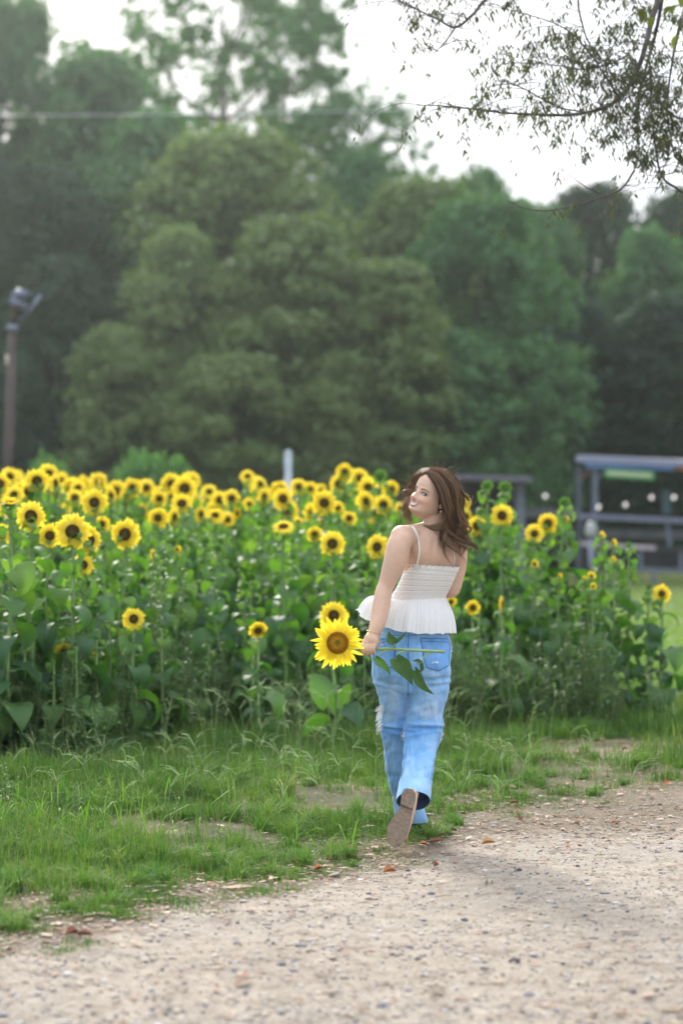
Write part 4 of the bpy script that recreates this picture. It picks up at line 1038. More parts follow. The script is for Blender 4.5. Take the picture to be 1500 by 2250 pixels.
for li, pth in enumerate(paths):
    seglen = np.linalg.norm(np.diff(pth, axis=0), axis=1).sum()
    low = li in (6, 7, 8)
    for k in range(int(seglen * (30 if not low else 10))):
        i = rg.integers(2, len(pth) - 1); p0 = pth[i]
        px = 750 + (p0[0] + 4.6) / YB * FPX; py = HOR - (p0[2] - CAMH) / YB * FPX
        if px > 1800 or py < -250: 
            if rg.random() < .5: continue
        L_ = rg.uniform(.10, .38) * (.45 if low else 1); an = rg.random() * 6.28
        e = p0 + np.array([cos(an) * L_, sin(an) * L_ * .8, rg.uniform(-.35, .3) * L_])
        m1 = (p0 + e) / 2 + np.array([0, 0, .12 * L_]); e2 = e + np.array([cos(an) * .05, sin(an) * .05, -rg.uniform(.04, .16)])
        tw = smooth_path([p0, m1, e, e2], 9); mb.tube(tw, np.linspace(.0026, .0009, 9), 3, caps=False)
        D = dens(px, py)
        for c in range(rg.poisson(5.2 * (D + .08))):
            q0 = tw[rg.integers(3, 9)]; 
            for l in range(rg.integers(3, 9)): put_leaf(q0 + rg.normal(0, .018, 3) + np.array([0, 0, -.01]), rg.uniform(.022, .052), rg)
mb.build('branches', mat_plain('twig_bark', (.065, .052, .055), .8, var=.3, scale=5), root)
V = np.array(leaves).reshape(-1, 3)
mesh('foliage', V, [np.arange(len(V)).reshape(-1, 4)], mat_leaf('fine_leaf', [(.035, .04, .022), (.05, .058, .028), (.07, .08, .03), (.17, .19, .045)], .5, .22, scale=1.2, nmix=.6), root, smooth=False)
print('twig leaves', len(leaves))
# a nearer spray of broad leaves in the corner
YC = 8.5; root = empty('corner_spray', P(1560, -260, YC)); tag(root, 'blurred spray of broad olive leaves hanging into the top right corner', 'branch')
org = np.array(P(1560, -260, YC)); mb = MB(); lf = MB()
for (a_, b__, c_) in (((1560, -260), (1480, -60), (1415, 50)), ((1560, -260), (1510, -20), (1482, 100)), ((1560, -260), (1450, -80), (1370, 20))):
    pth = smooth_path([np.array(P(*a_, YC)) - org, np.array(P(*b__, YC)) - org, np.array(P(*c_, YC)) - org], 14); mb.tube(pth, np.linspace(.008, .002, 14), 5)
    for k in range(13):
        q0 = pth[rg.integers(5, 14)] + rg.normal(0, .03, 3); leaf_piece(lf, q0, rg.random() * 6.28, -.5, rg.uniform(.03, .06), rg.uniform(.025, .04), 1.5, rg, .15)
mb.build('twigs', BARK, root); lf.build('leaves', [STEM, mat_leaf('broad_leaf', [(.03, .04, .015), (.06, .07, .02), (.12, .14, .03)], .5, .3)], root)
# ============================================================ THE WALKING GIRL
PX = 10.9 / FPX                      # one photograph pixel at her distance, in metres
person = empty('person', (P(900, 1800, 11.1).x, 11.1, 0))
tag(person, 'young woman in white ruffled top and light blue jeans walking away, smiling over her shoulder', 'person')
ORG = np.array(person.location)
def arr(v): return np.array(tuple(v), float)

def ring(px, py, Y, a, b_, phi=0., n=32, tiltx=0., tilty=0., ex=2.0):
    c = arr(P(px, py, Y)); th = np.linspace(0, 2 * pi, n, endpoint=False)
    u = np.sign(np.cos(th)) * np.abs(np.cos(th)) ** (2 / ex) * a * PX; v = np.sign(np.sin(th)) * np.abs(np.sin(th)) ** (2 / ex) * b_ * PX
    p = radians(phi)
    return np.stack([c[0] + u * cos(p) - v * sin(p), c[1] + u * sin(p) + v * cos(p), c[2] - u * tiltx - v * tilty], -1)
def loft(rings, cap=True):
    n = len(rings[0]); V = np.concatenate(rings); k = len(rings)
    i = np.arange(k - 1)[:, None] * n; j = np.arange(n)[None]; j2 = (j + 1) % n
    q = np.stack([i + j, i + j2, i + n + j2, i + n + j], -1).reshape(-1, 4); t = None
    if cap:
        V = np.concatenate([V, rings[0].mean(0)[None], rings[-1].mean(0)[None]]); jj = np.arange(n); j3 = (jj + 1) % n
        t = np.concatenate([np.stack([np.full(n, k * n), j3, jj], -1), np.stack([np.full(n, k * n + 1), (k - 1) * n + jj, (k - 1) * n + j3], -1)])
    return V, q, t
def dense(tab, m):
    "interpolate a table of ring parameters smoothly"
    return smooth_path(np.array(tab, float), m)
def remeshed(mb, voxel, smooth_it=4, fac=.5):
    V, q, t = mb.data(); o = mesh('tmp', V, [q, t], [])
    r = o.modifiers.new('r', 'REMESH'); r.mode = 'VOXEL'; r.voxel_size = voxel
    s_ = o.modifiers.new('s', 'SMOOTH'); s_.factor = fac; s_.iterations = smooth_it
    dg = bpy.context.evaluated_depsgraph_get(); me = bpy.data.meshes.new_from_object(o.evaluated_get(dg))
    bpy.data.objects.remove(o)
    nv = len(me.vertices); co = np.zeros(nv * 3, np.float32); me.vertices.foreach_get('co', co)
    return me, co.reshape(-1, 3).astype(float)
def finish(me, co, name, mat_, parent=person, attr=None):
    me.vertices.foreach_set('co', (co - ORG).astype(np.float32).ravel())
    me.polygons.foreach_set('use_smooth', np.ones(len(me.polygons), dtype=bool))
    if attr is not None:
        a = me.color_attributes.new(name='tint', type='FLOAT_COLOR', domain='POINT')
        c = np.ones((len(co), 4), np.float32); c[:, :3] = attr; a.data.foreach_set('color', c.ravel())
    me.materials.clear(); me.materials.append(mat_); me.name = name; me.update()
    o = bpy.data.objects.new(name, me); COL.objects.link(o); o.parent = parent; return o
def pixco(co):
    return 750 + co[:, 0] / co[:, 1] * FPX, HOR - (co[:, 2] - CAMH) / co[:, 1] * FPX
def local_build(mb, name, mats, parent=person, smooth=True, attr=None):
    mb.V = [v - ORG for v in mb.V]; return mb.build(name, mats, parent, smooth, attr)

# ---- head in its own frame: x = her right, y = face, z = up
HC = arr(P(946, 1091, 10.90))
roll = radians(24); yaw = radians(46)
e_ = np.array([-cos(roll), 0, sin(roll)]); uu = np.array([sin(roll), 0, cos(roll)])
ff = sin(yaw) * e_ + cos(yaw) * np.array([0, -1., 0]); rr = np.cross(ff, uu)
HM = np.stack([rr, ff, uu], 1)                       # columns
def h2w(p): return np.asarray(p, float) @ HM.T + HC
def w2h(p): return (np.asarray(p, float) - HC) @ HM
zt = np.array([-.113, -.1085, -.1015, -.091, -.078, -.062, -.046, -.028, -.010, .012, .035, .058, .080, .098, .109, .113])
fr = np.array([.060, .074, .082, .0855, .083, .0850, .0855, .0865, .0855, .0875, .0915, .0890, .077, .055, .030, .006])
bk = np.array([-.028, -.012, -.000, -.020, -.040, -.058, -.073, -.086, -.095, -.101, -.102, -.097, -.083, -.060, -.035, -.006])
wd = np.array([.012, .022, .032, .044, .053, .0595, .0635, .0665, .0685, .0705, .0715, .0690, .0595, .0440, .0260, .005])
nz, na = 110, 120
zz = np.linspace(-.113, .113, nz); F_ = np.interp(zz, zt, fr); B_ = np.interp(zz, zt, bk); W_ = np.interp(zz, zt, wd)
def sm(a):
    for _ in range(4): a = np.convolve(np.pad(a, 1, 'edge'), [.25, .5, .25], 'valid')
    return a
F_, B_, W_ = sm(F_), sm(B_), sm(W_)
th = np.linspace(0, 2 * pi, na, endpoint=False)
V = np.zeros((nz, na, 3))
for i in range(nz):
    c = (F_[i] + B_[i]) / 2 - .004; sx = np.sin(th); cy = np.cos(th)
    ex = 2.15
    x = W_[i] * np.sign(sx) * np.abs(sx) ** (2 / ex); y = np.where(cy > 0, (F_[i] - c), (c - B_[i])) * np.sign(cy) * np.abs(cy) ** (2 / ex)
    V[i] = np.stack([x, c + y, np.full(na, zz[i])], -1)
x, y, z = V[..., 0].copy(), V[..., 1].copy(), V[..., 2].copy()
fm = (y > .02)
def g(x0, z0, sx, sz): return np.exp(-((x - x0) / sx) ** 2 - ((z - z0) / sz) ** 2) * fm
dy = .021 * g(0, -.036, .0100, .010) + .013 * g(0, -.020, .0085, .018) + .005 * g(0, -.006, .008, .015)     # nose
dy += .008 * (g(.010, -.040, .006, .006) + g(-.010, -.040, .006, .006))
dy -= .0095 * (g(.030, -.005, .017, .010) + g(-.030, -.005, .017, .010))                                      # eye sockets
dy += .0035 * (g(.028, .014, .020, .007) + g(-.028, .014, .020, .007))
dy += .0085 * (g(.038, -.036, .018, .016) + g(-.038, -.036, .018, .016))                                    # smiling cheeks
dy += .0060 * g(0, -.052, .022, .006) + .006 * g(0, -.073, .018, .006) - .005 * g(0, -.062, .02, .004) - .004 * g(0, -.082, .02, .005) + .006 * g(0, -.096, .016, .010)
dy -= .004 * (g(.034, -.056, .006, .012) + g(-.034, -.056, .006, .012))
V[..., 1] += dy
lowf = np.clip((-V[..., 2] - .03) / .083, 0, 1); V[..., 2] += .011 * lowf
headV = np.concatenate([V.reshape(-1, 3), [[0, .016, -.114], [0, -.004, .1145]]])
i = np.arange(nz - 1)[:, None] * na; j = np.arange(na)[None]; j2 = (j + 1) % na
hq = np.stack([i + j2, i + j, i + na + j, i + na + j2], -1).reshape(-1, 4)
jj = np.arange(na); j3 = (jj + 1) % na
ht = np.concatenate([np.stack([np.full(na, nz * na), jj, j3], -1), np.stack([np.full(na, nz * na + 1), (nz - 1) * na + j3, (nz - 1) * na + jj], -1)])

# ---- body (one surface: head, neck, back, arms, hands, legs, feet)
mb = MB(); mb.add(h2w(headV), hq, ht)
torso = [  # px, py, Y, a, b, phi
 (905, 1500, 11.03, 50, 36, 0), (905, 1450, 11.02, 70, 42, 0), (910, 1390, 11.02, 66, 44, 2), (916, 1330, 11.02, 56, 40, 6),
 (926, 1290, 11.00, 54, 42, 10), (940, 1252, 10.98, 55, 44, 14), (946, 1225, 10.96, 58, 44, 18), (945, 1200, 10.95, 63, 40, 20),
 (945, 1182, 10.94, 58, 33, 20), (947, 1170, 10.935, 42, 27, 20), (950, 1158, 10.93, 27, 24, 15), (953, 1142, 10.925, 23.5, 24, 0), (954, 1122, 10.92, 23, 25, 0), (952, 1108, 10.91, 18, 20, 0)]
mb.add(*loft([ring(*r_) for r_ in dense(torso, 50)]))
def limb(tab, n=20, m=26, flat=1.0):
    d_ = dense(tab, m); pts = np.array([arr(P(a, b_, c)) for a, b_, c, _ in d_]); mb.tube(pts, d_[:, 3] * PX, n, flat=flat)
def blob(px, py, Y, r, sc=(1, 1, 1)):
    bm = bmesh.new(); bmesh.ops.create_icosphere(bm, subdivisions=3, radius=1)
    v = np.array([q_.co[:] for q_ in bm.verts]) * np.array(sc) * r * PX + arr(P(px, py, Y)); f = [[q_.index for q_ in fc.verts] for fc in bm.faces]; bm.free()
    mb.add(v, None, f)
# left arm (towards the camera's left)
limb([(905, 1178, 10.90, 22), (886, 1180, 10.86, 25), (876, 1200, 10.845, 26.5), (870, 1226, 10.84, 26.5), (860, 1255, 10.84, 23), (849, 1284, 10.84, 18.5), (843, 1300, 10.835, 18.6),
      (838, 1325, 10.825, 19.8), (834, 1350, 10.81, 19.2), (828, 1374, 10.79, 17), (821, 1392, 10.78, 13.6), (818, 1400, 10.775, 13.5)])
blob(883, 1182, 10.86, 27, (1, .95, 1.05)); limb([(880, 1172, 10.87, 18), (905, 1170, 10.90, 18), (935, 1166, 10.925, 20), (950, 1160, 10.93, 20)], 14, 12)
# right arm
limb([(985, 1182, 10.96, 22), (1000, 1188, 10.98, 24), (1004, 1212, 11.0, 23), (1003, 1245, 11.02, 21.5), (999, 1275, 11.03, 18), (993, 1298, 11.045, 15.5),
      (975, 1296, 11.12, 15.5), (955, 1282, 11.20, 13), (940, 1270, 11.26, 10.5)])
blob(932, 1264, 11.28, 13, (1.1, .7, 1.1))
for k in range(4): limb([(934 - 3 * k, 1262 - k, 11.27 + .004 * k, 4.2), (925 - 2 * k, 1250 + 5 * k, 11.28, 4), (918, 1250 + 6 * k, 11.27, 3.8)], 8, 8)
# left hand: a fist round the stem, back of the hand to the camera
SY = 10.775
blob(816, 1408, SY - .006, 18, (1.0, .72, 1.05)); blob(806, 1414, SY - .010, 13, (1.0, .8, .9)); blob(820, 1398, SY, 14.5, (1, .75, 1))
for k, (fx, ln) in enumerate(((797.5, 1.0), (805.5, 1.08), (813.5, 1.02), (821, .86))):
    limb([(fx + 3, 1411, SY - .014, 5.0), (fx, 1419, SY - .027, 4.7), (fx - .5, 1427, SY - .031, 4.5), (fx - .5, 1427 + 8.2 * ln, SY - .020, 4.2), (fx, 1427 + 9.0 * ln, SY - .002, 4.0), (fx + .5, 1430, SY + .016, 3.7)], 10, 16)
limb([(808, 1408, SY + .004, 6), (799, 1413, SY + .012, 5.3), (796, 1422, SY + .018, 4.6), (800, 1430, SY + .020, 4.0)], 10, 12)
# legs
limb([(870, 1470, 11.05, 26), (868, 1530, 11.09, 23), (868, 1595, 11.16, 20), (873, 1640, 11.21, 18), (886, 1720, 11.31, 15), (900, 1785, 11.40, 12), (902, 1796, 11.43, 13)])
limb([(900, 1797, 11.42, 13), (903, 1800, 11.50, 15), (903, 1803, 11.58, 14)], 14, 10)
limb([(940, 1470, 11.05, 27), (938, 1535, 11.06, 25), (930, 1600, 11.08, 22), (926, 1640, 11.04, 20), (919, 1690, 10.96, 16), (912, 1722, 10.885, 12.5), (908, 1738, 10.81, 12.5), (905, 1748, 10.77, 13)])
limb([(905, 1743, 10.765, 13), (902, 1760, 10.745, 14), (898, 1785, 10.72, 13), (888, 1812, 10.69, 15), (879, 1834, 10.66, 16), (872, 1850, 10.635, 11)], 16, 16)
# ear
mb.add(h2w(np.array([[0, 0, 0]]) + (IV * np.array([.007, .017, .030])) + np.array([-.0735, -.010, -.012])), None, IF)
me, co = remeshed(mb, .0034, 3, .5)
px_, py_ = pixco(co); near = co[:, 1] < 10.97
# spine groove and shoulder blades on the bare back
nrm = np.zeros(len(co) * 3, np.float32); me.vertices.foreach_get('normal', nrm); nrm = nrm.reshape(-1, 3).astype(float)
sx_ = 953 - (py_ - 1180) * .12
d = -.0055 * np.exp(-((px_ - sx_) / 5.5) ** 2) * np.exp(-((py_ - 1220) / 38) ** 4) + .006 * np.exp(-((px_ - 920) / 13) ** 2 - ((py_ - 1212) / 20) ** 2) \
    + .005 * np.exp(-((px_ - 978) / 12) ** 2 - ((py_ - 1212) / 20) ** 2) - .004 * np.exp(-((px_ - 903) / 3.5) ** 2 - ((py_ - 1222) / 22) ** 2)
co += nrm * (d * (nrm[:, 1] < -.2) * near)[:, None]
# skin tint: lips, cheeks, knuckles, elbow
hl = w2h(co); tint = np.ones((len(co), 3))
def blend(mask, c):
    global tint
    tint = tint * (1 - mask[:, None]) + np.array(c) * mask[:, None]
hx, hy, hz = hl[:, 0], hl[:, 1], hl[:, 2]; face = (hy > .03) & (np.abs(hx) < .08) & (np.abs(hz) < .13)
blend(.55 * face * (np.exp(-((hx - .040) / .020) ** 2 - ((hz + .036) / .018) ** 2) + np.exp(-((hx + .040) / .020) ** 2 - ((hz + .036) / .018) ** 2)), (1.10, .78, .74))
blend(.5 * face * np.exp(-(hx / .012) ** 2 - ((hz + .040) / .010) ** 2), (1.05, .76, .70))
blend(.6 * face * (np.exp(-((hx - .030) / .015) ** 2 - ((hz + .005) / .008) ** 2) + np.exp(-((hx + .030) / .015) ** 2 - ((hz + .005) / .008) ** 2)), (.82, .68, .62))
blend(.35 * np.exp(-((px_ - 853) / 7) ** 2 - ((py_ - 1291) / 7) ** 2), (.75, .55, .48))
m, n, b = nodes('skin')
at = n.nodes.new('ShaderNodeVertexColor'); at.layer_name = 'tint'
no = noise(n, 22, 4, .6, objco(n)); r = ramp(n, [(.3, (.56, .365, .265)), (.7, (.64, .43, .325))])
mm = n.nodes.new('ShaderNodeMix'); mm.data_type = 'RGBA'; mm.blend_type = 'MULTIPLY'; mm.inputs[0].default_value = 1
n.links.new(no.outputs[0], r.inputs[0]); n.links.new(r.outputs[0], mm.inputs[6]); n.links.new(at.outputs[0], mm.inputs[7]); n.links.new(mm.outputs[2], b.inputs['Base Color'])
b.inputs['Roughness'].default_value = .5; b.inputs['Specular IOR Level'].default_value = .4
b.inputs['Subsurface Weight'].default_value = .15; b.inputs['Subsurface Radius'].default_value = (.02, .008, .004); b.inputs['Subsurface Scale'].default_value = 1
SKIN = m
body = finish(me, co, 'body', SKIN, attr=tint)
faces = np.zeros(len(me.polygons) * 4, np.int32) if False else [p.vertices[:] for p in me.polygons]
BODYTREE = BVHTree.FromPolygons([tuple(v) for v in co], faces)
CAMP = Vector((0, 0, CAMH))
def drape(tree, px, py, off=.002):
    d = (P(px, py, 10) - CAMP).normalized(); h_ = tree.ray_cast(CAMP, d, 30)
    return None if h_[0] is None else arr(h_[0] + h_[1] * off)
def drape_in(tree, px, py, off):
    for k in range(60):
        v = drape(tree, px + (905 - px) * k * .012, py, off)
        if v is not None: return v
def drape_line(tree, pts, m, off=.002):
    w_ = smooth_path(np.array(pts, float), m); r_ = [drape(tree, a, b_, off) for a, b_ in w_]; return np.array([v for v in r_ if v is not None])
def hdrape(x_, z_, off=.0012):
    "point on the face at head coordinates x, z"
    o_ = Vector(h2w([x_, .2, z_])); h_ = BODYTREE.ray_cast(o_, Vector(-ff), .3)
    return arr(h_[0] + Vector(ff) * off)

# ---- face details
FM = {'eye_white': mat_plain('eye_white', (.52, .51, .52), .25), 'iris': mat_plain('iris_blue_grey', (.045, .06, .08), .2), 'pupil': mat_plain('pupil', (.01, .01, .012), .1),
      'lash': mat_plain('lash', (.035, .022, .018), .6), 'brow': mat_plain('brow_hair', (.16, .095, .06), .8), 'lip': mat_plain('lip_rose', (.52, .22, .20), .4), 'teeth': mat_plain('teeth_white', (.60, .58, .56), .25)}
for s_ in (1, -1):
    cx, cz = s_ * .0300, -.0055
    mb = MB(); M = 9; V = []
    for k in range(M + 1):
        t = k / M; xx = cx + (t - .5) * .027; hh = .0052 * sin(pi * t) ** .8; V += [hdrape(xx, cz + hh * .9), hdrape(xx, cz, .002), hdrape(xx, cz - hh * .75)]
    mb.add(V, [[3 * k + j, 3 * k + 3 + j, 3 * k + 4 + j, 3 * k + 1 + j] for k in range(M) for j in (0, 1)])
    eye = local_build(mb, 'eye', FM['eye_white'])
    gx = cx + .0045 * -1                     # looking towards the camera
    for nm, r_, of in (('iris', .0050, .0030), ('pupil', .0022, .0036)):
        mb = MB(); c = hdrape(gx, cz + .0002, of); V = [c] + [hdrape(gx + r_ * cos(t), cz + .0002 + r_ * .85 * sin(t), of) for t in np.linspace(0, 2 * pi, 14, endpoint=False)]
        mb.add(V, None, [[0, 1 + k, 1 + (k + 1) % 14] for k in range(14)]); o = local_build(mb, nm, FM[nm]); o.parent = eye
    mb = MB(); L_ = [hdrape(cx + (t - .5) * .031, cz + .0050 * sin(pi * t) ** .8 + .0012 + (.0012 * ((t - .5) * s_ > .3)), .0030) for t in np.linspace(0, 1, 11)]
    mb.tube(L_, np.interp(np.linspace(0, 1, 11), [0, .5, 1], [.0008, .0016, .0009]), 6)
    L_ = [hdrape(cx + (t - .5) * .027, cz - .0045 * sin(pi * t) ** .8 - .0006, .0020) for t in np.linspace(0, 1, 9)]
    mb.tube(L_, .00065, 5); local_build(mb, 'eyelashes', FM['lash'])
    mb = MB(); L_ = [hdrape(s_ * (.013 + .034 * t), .0105 + .0075 * sin(pi * (t * .8 + .05)) - .004 * t, .0008) for t in np.linspace(0, 1, 11)]
    mb.tube(L_, np.interp(np.linspace(0, 1, 11), [0, .25, 1], [.0022, .0026, .0007]), 6); local_build(mb, 'eyebrow', FM['brow'])
# smile
def up(t): return -.0550 + .0120 * (2 * t - 1) ** 2
def lo(t): return -.0685 + .0252 * (2 * t - 1) ** 2 * (.55 + .45 * (2 * t - 1) ** 2)
mb = MB(); M = 14; V = []
for k in range(M + 1):
    t = k / M; xx = (t - .5) * .054; a_, b_ = up(t), min(lo(t), up(t) - .0002)
    for f in (0, .5, 1): V.append(hdrape(xx, a_ * (1 - f) + b_ * f, .0022 * (1 - (2 * t - 1) ** 2) + .001))
mb.add(V, [[3 * k + j, 3 * k + 3 + j, 3 * k + 4 + j, 3 * k + 1 + j] for k in range(M) for j in (0, 1)]); local_build(mb, 'teeth', FM['teeth'])
mb = MB(); ts = np.linspace(-.03, 1.03, 15)
mb.tube([hdrape((t - .5) * .056, up(min(1, max(0, t))) + .0016, .0022) for t in ts], .0007 + .0019 * np.sin(np.linspace(0, pi, 15)), 8)
mb.tube([hdrape((t - .5) * .056, lo(min(1, max(0, t))) - .0022, .0020) for t in ts], .0007 + .0028 * np.sin(np.linspace(0, pi, 15)), 8)
local_build(mb, 'lips', FM['lip'])
mb = MB(); mb.tube([hdrape(s_, z_, .0002) for s_, z_ in ((-.0265, -.038), (-.0275, -.042), (-.027, -.046))], .0008, 5); local_build(mb, 'smile_crease', FM['lip'])
mb = MB()
for s_ in (-1, 1): c = hdrape(s_ * .0065, -.0455, .0003); mb.add(IV * .0022 + c, None, IF)
local_build(mb, 'nostrils', FM['lash'])
c = drape(BODYTREE, 966, 1122.5, .004); bm = bmesh.new(); bmesh.ops.create_icosphere(bm, subdivisions=3, radius=.0078)
mb = MB(); mb.add(np.array([v.co[:] for v in bm.verts]) + c, None, [[v.index for v in f.verts] for f in bm.faces]); bm.free()
local_build(mb, 'earring', mat_plain('pearl', (.82, .79, .74), .2))

# ---- jeans
mb = MB()
hips = [(912, 1335, 11.02, 58, 43, 4), (908, 1365, 11.02, 70, 49, 3), (906, 1395, 11.02, 82, 55, 2), (904.5, 1425, 11.02, 88.5, 60, 0), (904, 1450, 11.02, 89, 60, 0), (904.5, 1475, 11.025, 86.5, 57, 0), (906, 1500, 11.03, 81, 52, 0), (905, 1520, 11.04, 70, 42, 0)]
mb.add(*loft([ring(*r_) for r_ in dense(hips, 30)]))
blob(863, 1465, 10.965, 38, (1.0, .85, 1.05)); blob(946, 1465, 10.965, 41, (1, .85, 1.05))
def leg(tab, m):
    rings = []
    for px, py, Y, a, b_, ph, tl in dense(tab, m): rings.append(ring(px, py, Y, a, b_, ph, 40, 0, tl))
    mb.add(*loft(rings)); return rings
legL = [(862, 1455, 11.03, 46, 52, 0, 0), (862, 1490, 11.04, 44, 48, 0, 0), (867, 1533, 11.07, 35, 42, 0, 0), (868, 1575, 11.12, 32, 36, 0, 0), (869, 1600, 11.15, 32, 36, 0, 0), (870, 1640, 11.20, 30, 35, 0, 0), (880, 1700, 11.28, 32, 36, 0, 0), (892, 1750, 11.35, 33, 37, 0, 0), (903.5, 1798, 11.41, 35.5, 38, 0, .0)]
legR = [(944, 1455, 11.02, 48, 54, 0, 0), (941, 1495, 11.02, 47.5, 50, 0, 0), (938.5, 1533, 11.03, 43, 45, 0, 0), (932.5, 1570, 11.05, 40.5, 42, 0, 0), (930, 1594, 11.06, 44.5, 42, 0, 0), (929, 1612, 11.055, 43, 40, 0, 0), (925, 1640, 11.03, 38.5, 38, 0, 0), (921, 1667, 10.99, 36, 37, 0, 0), (916, 1700, 10.935, 35.5, 37, 0, .15), (912, 1722, 10.90, 35.5, 37, 0, .4), (911, 1730, 10.892, 35.5, 37, 0, .5)]
leg(legL, 40); leg(legR, 40)
me, co = remeshed(mb, .0050, 5, .5)
nrm = np.zeros(len(co) * 3, np.float32); me.vertices.foreach_get('normal', nrm); nrm = nrm.reshape(-1, 3).astype(float)
px_, py_ = pixco(co)
fold = lambda x0, y0, sx, sy, ang, amp: amp * np.exp(-(((px_ - x0) * cos(ang) + (py_ - y0) * sin(ang)) / sx) ** 2 - ((-(px_ - x0) * sin(ang) + (py_ - y0) * cos(ang)) / sy) ** 2)
d = np.zeros(len(co)); rg = np.random.default_rng(5)
for (x0, y0, sx, sy, an, am) in [(935, 1592, 40, 3.4, .04, .006), (930, 1600, 44, 3, .0, -.007), (925, 1612, 30, 4, -.2, .004), (870, 1597, 30, 3.5, .12, .0055), (868, 1604, 30, 3, .15, -.006), (872, 1612, 25, 4, .2, .003),
                                 (955, 1492, 34, 3, -.12, -.0055), (958, 1500, 34, 3, -.10, .004), (960, 1508, 30, 3, -.16, -.0035), (850, 1500, 26, 3, .25, -.0045), (848, 1508, 26, 3, .3, .004), (870, 1520, 22, 3, .5, -.0035),
                                 (896, 1480, 4, 26, 0, -.010), (890, 1573, 12, 4, -.6, .004), (905, 1680, 3.5, 40, -.06, .0045), (914, 1690, 3.5, 44, -.10, -.0045), (935, 1690, 3.5, 40, -.15, -.004), (862, 1680, 3, 40, -.15, -.0035), (945, 1560, 3.5, 30, -.2, -.003)]:
    d += fold(x0, y0, sx, sy, an, am)
d += (vnoise(px_ / 9, py_ / 22, 3) - .5) * .0045 + (vnoise(px_ / 24 + py_ / 30, py_ / 11, 8) - .5) * .004
d += (vnoise(px_ / 5 + py_ / 40, py_ / 14, 21) - .5) * .0030
co += nrm * (d * 1.5)[:, None]
m, n, b = nodes('denim')
oc = objco(n); n1 = noise(n, 6, 4, .6, oc); n2 = noise(n, 160, 3, .7, oc)
r1 = ramp(n, [(.3, (.13, .33, .66)), (.5, (.22, .45, .78)), (.72, (.40, .60, .86))])
r2 = ramp(n, [(.3, (.86, .88, .92)), (.7, (1.12, 1.10, 1.06))])
mm = n.nodes.new('ShaderNodeMix'); mm.data_type = 'RGBA'; mm.blend_type = 'MULTIPLY'; mm.inputs[0].default_value = 1
at = n.nodes.new('ShaderNodeVertexColor'); at.layer_name = 'tint'
m3 = n.nodes.new('ShaderNodeMix'); m3.data_type = 'RGBA'; m3.blend_type = 'MULTIPLY'; m3.inputs[0].default_value = 1
n.links.new(n1.outputs[0], r1.inputs[0]); n.links.new(n2.outputs[0], r2.inputs[0]); n.links.new(r1.outputs[0], mm.inputs[6]); n.links.new(r2.outputs[0], mm.inputs[7])
n.links.new(mm.outputs[2], m3.inputs[6]); n.links.new(at.outputs[0], m3.inputs[7]); n.links.new(m3.outputs[2], b.inputs['Base Color'])
b.inputs['Roughness'].default_value = .9; b.inputs['Specular IOR Level'].default_value = .2; b.inputs['Sheen Weight'].default_value = .3
bump(n, b, n2.outputs[0], .35, .004)
DENIM = m
# wear: paler thighs and side seams, bluer knees and yoke
jt = np.ones((len(co), 3)); worn = np.clip(np.exp(-((px_ - 948) / 22) ** 2 - ((py_ - 1540) / 38) ** 2) + np.exp(-((px_ - 862) / 18) ** 2 - ((py_ - 1535) / 38) ** 2), 0, 1)
jt *= 1 + worn[:, None] * np.array([.55, .22, .05])
kn = np.exp(-((py_ - 1604) / 14) ** 2); jt *= 1 - kn[:, None] * np.array([.28, .14, .03])
hm = np.clip((py_ - 1700) / 60, 0, 1) * .0; jt *= 1 - hm[:, None]
jeans = finish(me, co, 'jeans', DENIM, attr=jt)
JT = BVHTree.FromPolygons([tuple(v) for v in co], [p.vertices[:] for p in me.polygons])
DARKS = mat_plain('denim_seam', (.03, .10, .34), .9); PALE = mat_plain('denim_fray', (.78, .80, .84), .95)
def seam(mb, pts, r_=.0012, m_=24, off=.0006):
    l = drape_line(JT, pts, m_, off)
    if len(l) > 2: mb.tube(l, r_, 5, caps=False)
# two back pockets: slightly proud patches
PK = mat_leaf('pocket_denim', [(.10, .26, .56), (.15, .33, .63), (.22, .41, .70)], .9, 0, .2, scale=30, nmix=1.)
for poly, nm in (((923, 1402, 988, 1404, 984, 1462, 962, 1474, 937, 1466, 929, 1440), 'R'), ((822, 1405, 868, 1402, 866, 1462, 848, 1470, 824, 1458, 820, 1430), 'L')):
    pts = np.array(poly, float).reshape(-1, 2); tl, tr_, br, bm_, bl, ml = pts
    mb = MB(); V = []; K = 14
    for a in np.linspace(0, 1, K):
        left = np.array([np.interp(a, [0, .6, 1], [tl[0], ml[0], bl[0]]), np.interp(a, [0, .6, 1], [tl[1], ml[1], bl[1]])])
        right = tr_ + (br - tr_) * a
        for c_ in np.linspace(0, 1, K):
            p_ = left + (right - left) * c_; p_[1] += (bm_[1] - (bl[1] + br[1]) / 2) * (1 - abs(2 * c_ - 1)) * a
            V.append(drape_in(JT, p_[0], p_[1], .0028))
    mb.add(V, [[i_ * K + j_, (i_ + 1) * K + j_, (i_ + 1) * K + j_ + 1, i_ * K + j_ + 1] for i_ in range(K - 1) for j_ in range(K - 1)])
    pk = local_build(mb, 'back_pocket', PK)
    ms = MB(); loop = [tl, tr_, br, bm_, bl, ml, tl]
    for a_, b_ in zip(loop[:-1], loop[1:]): seam(ms, [a_, (a_ + b_) / 2, b_], .0014, 12, .0032)
    seam(ms, [tl + (2, 7), (tl + tr_) / 2 + (0, 7), tr_ + (-2, 7)], .0010, 12, .0034)
    o = local_build(ms, 'pocket_stitching', DARKS); o.parent = pk
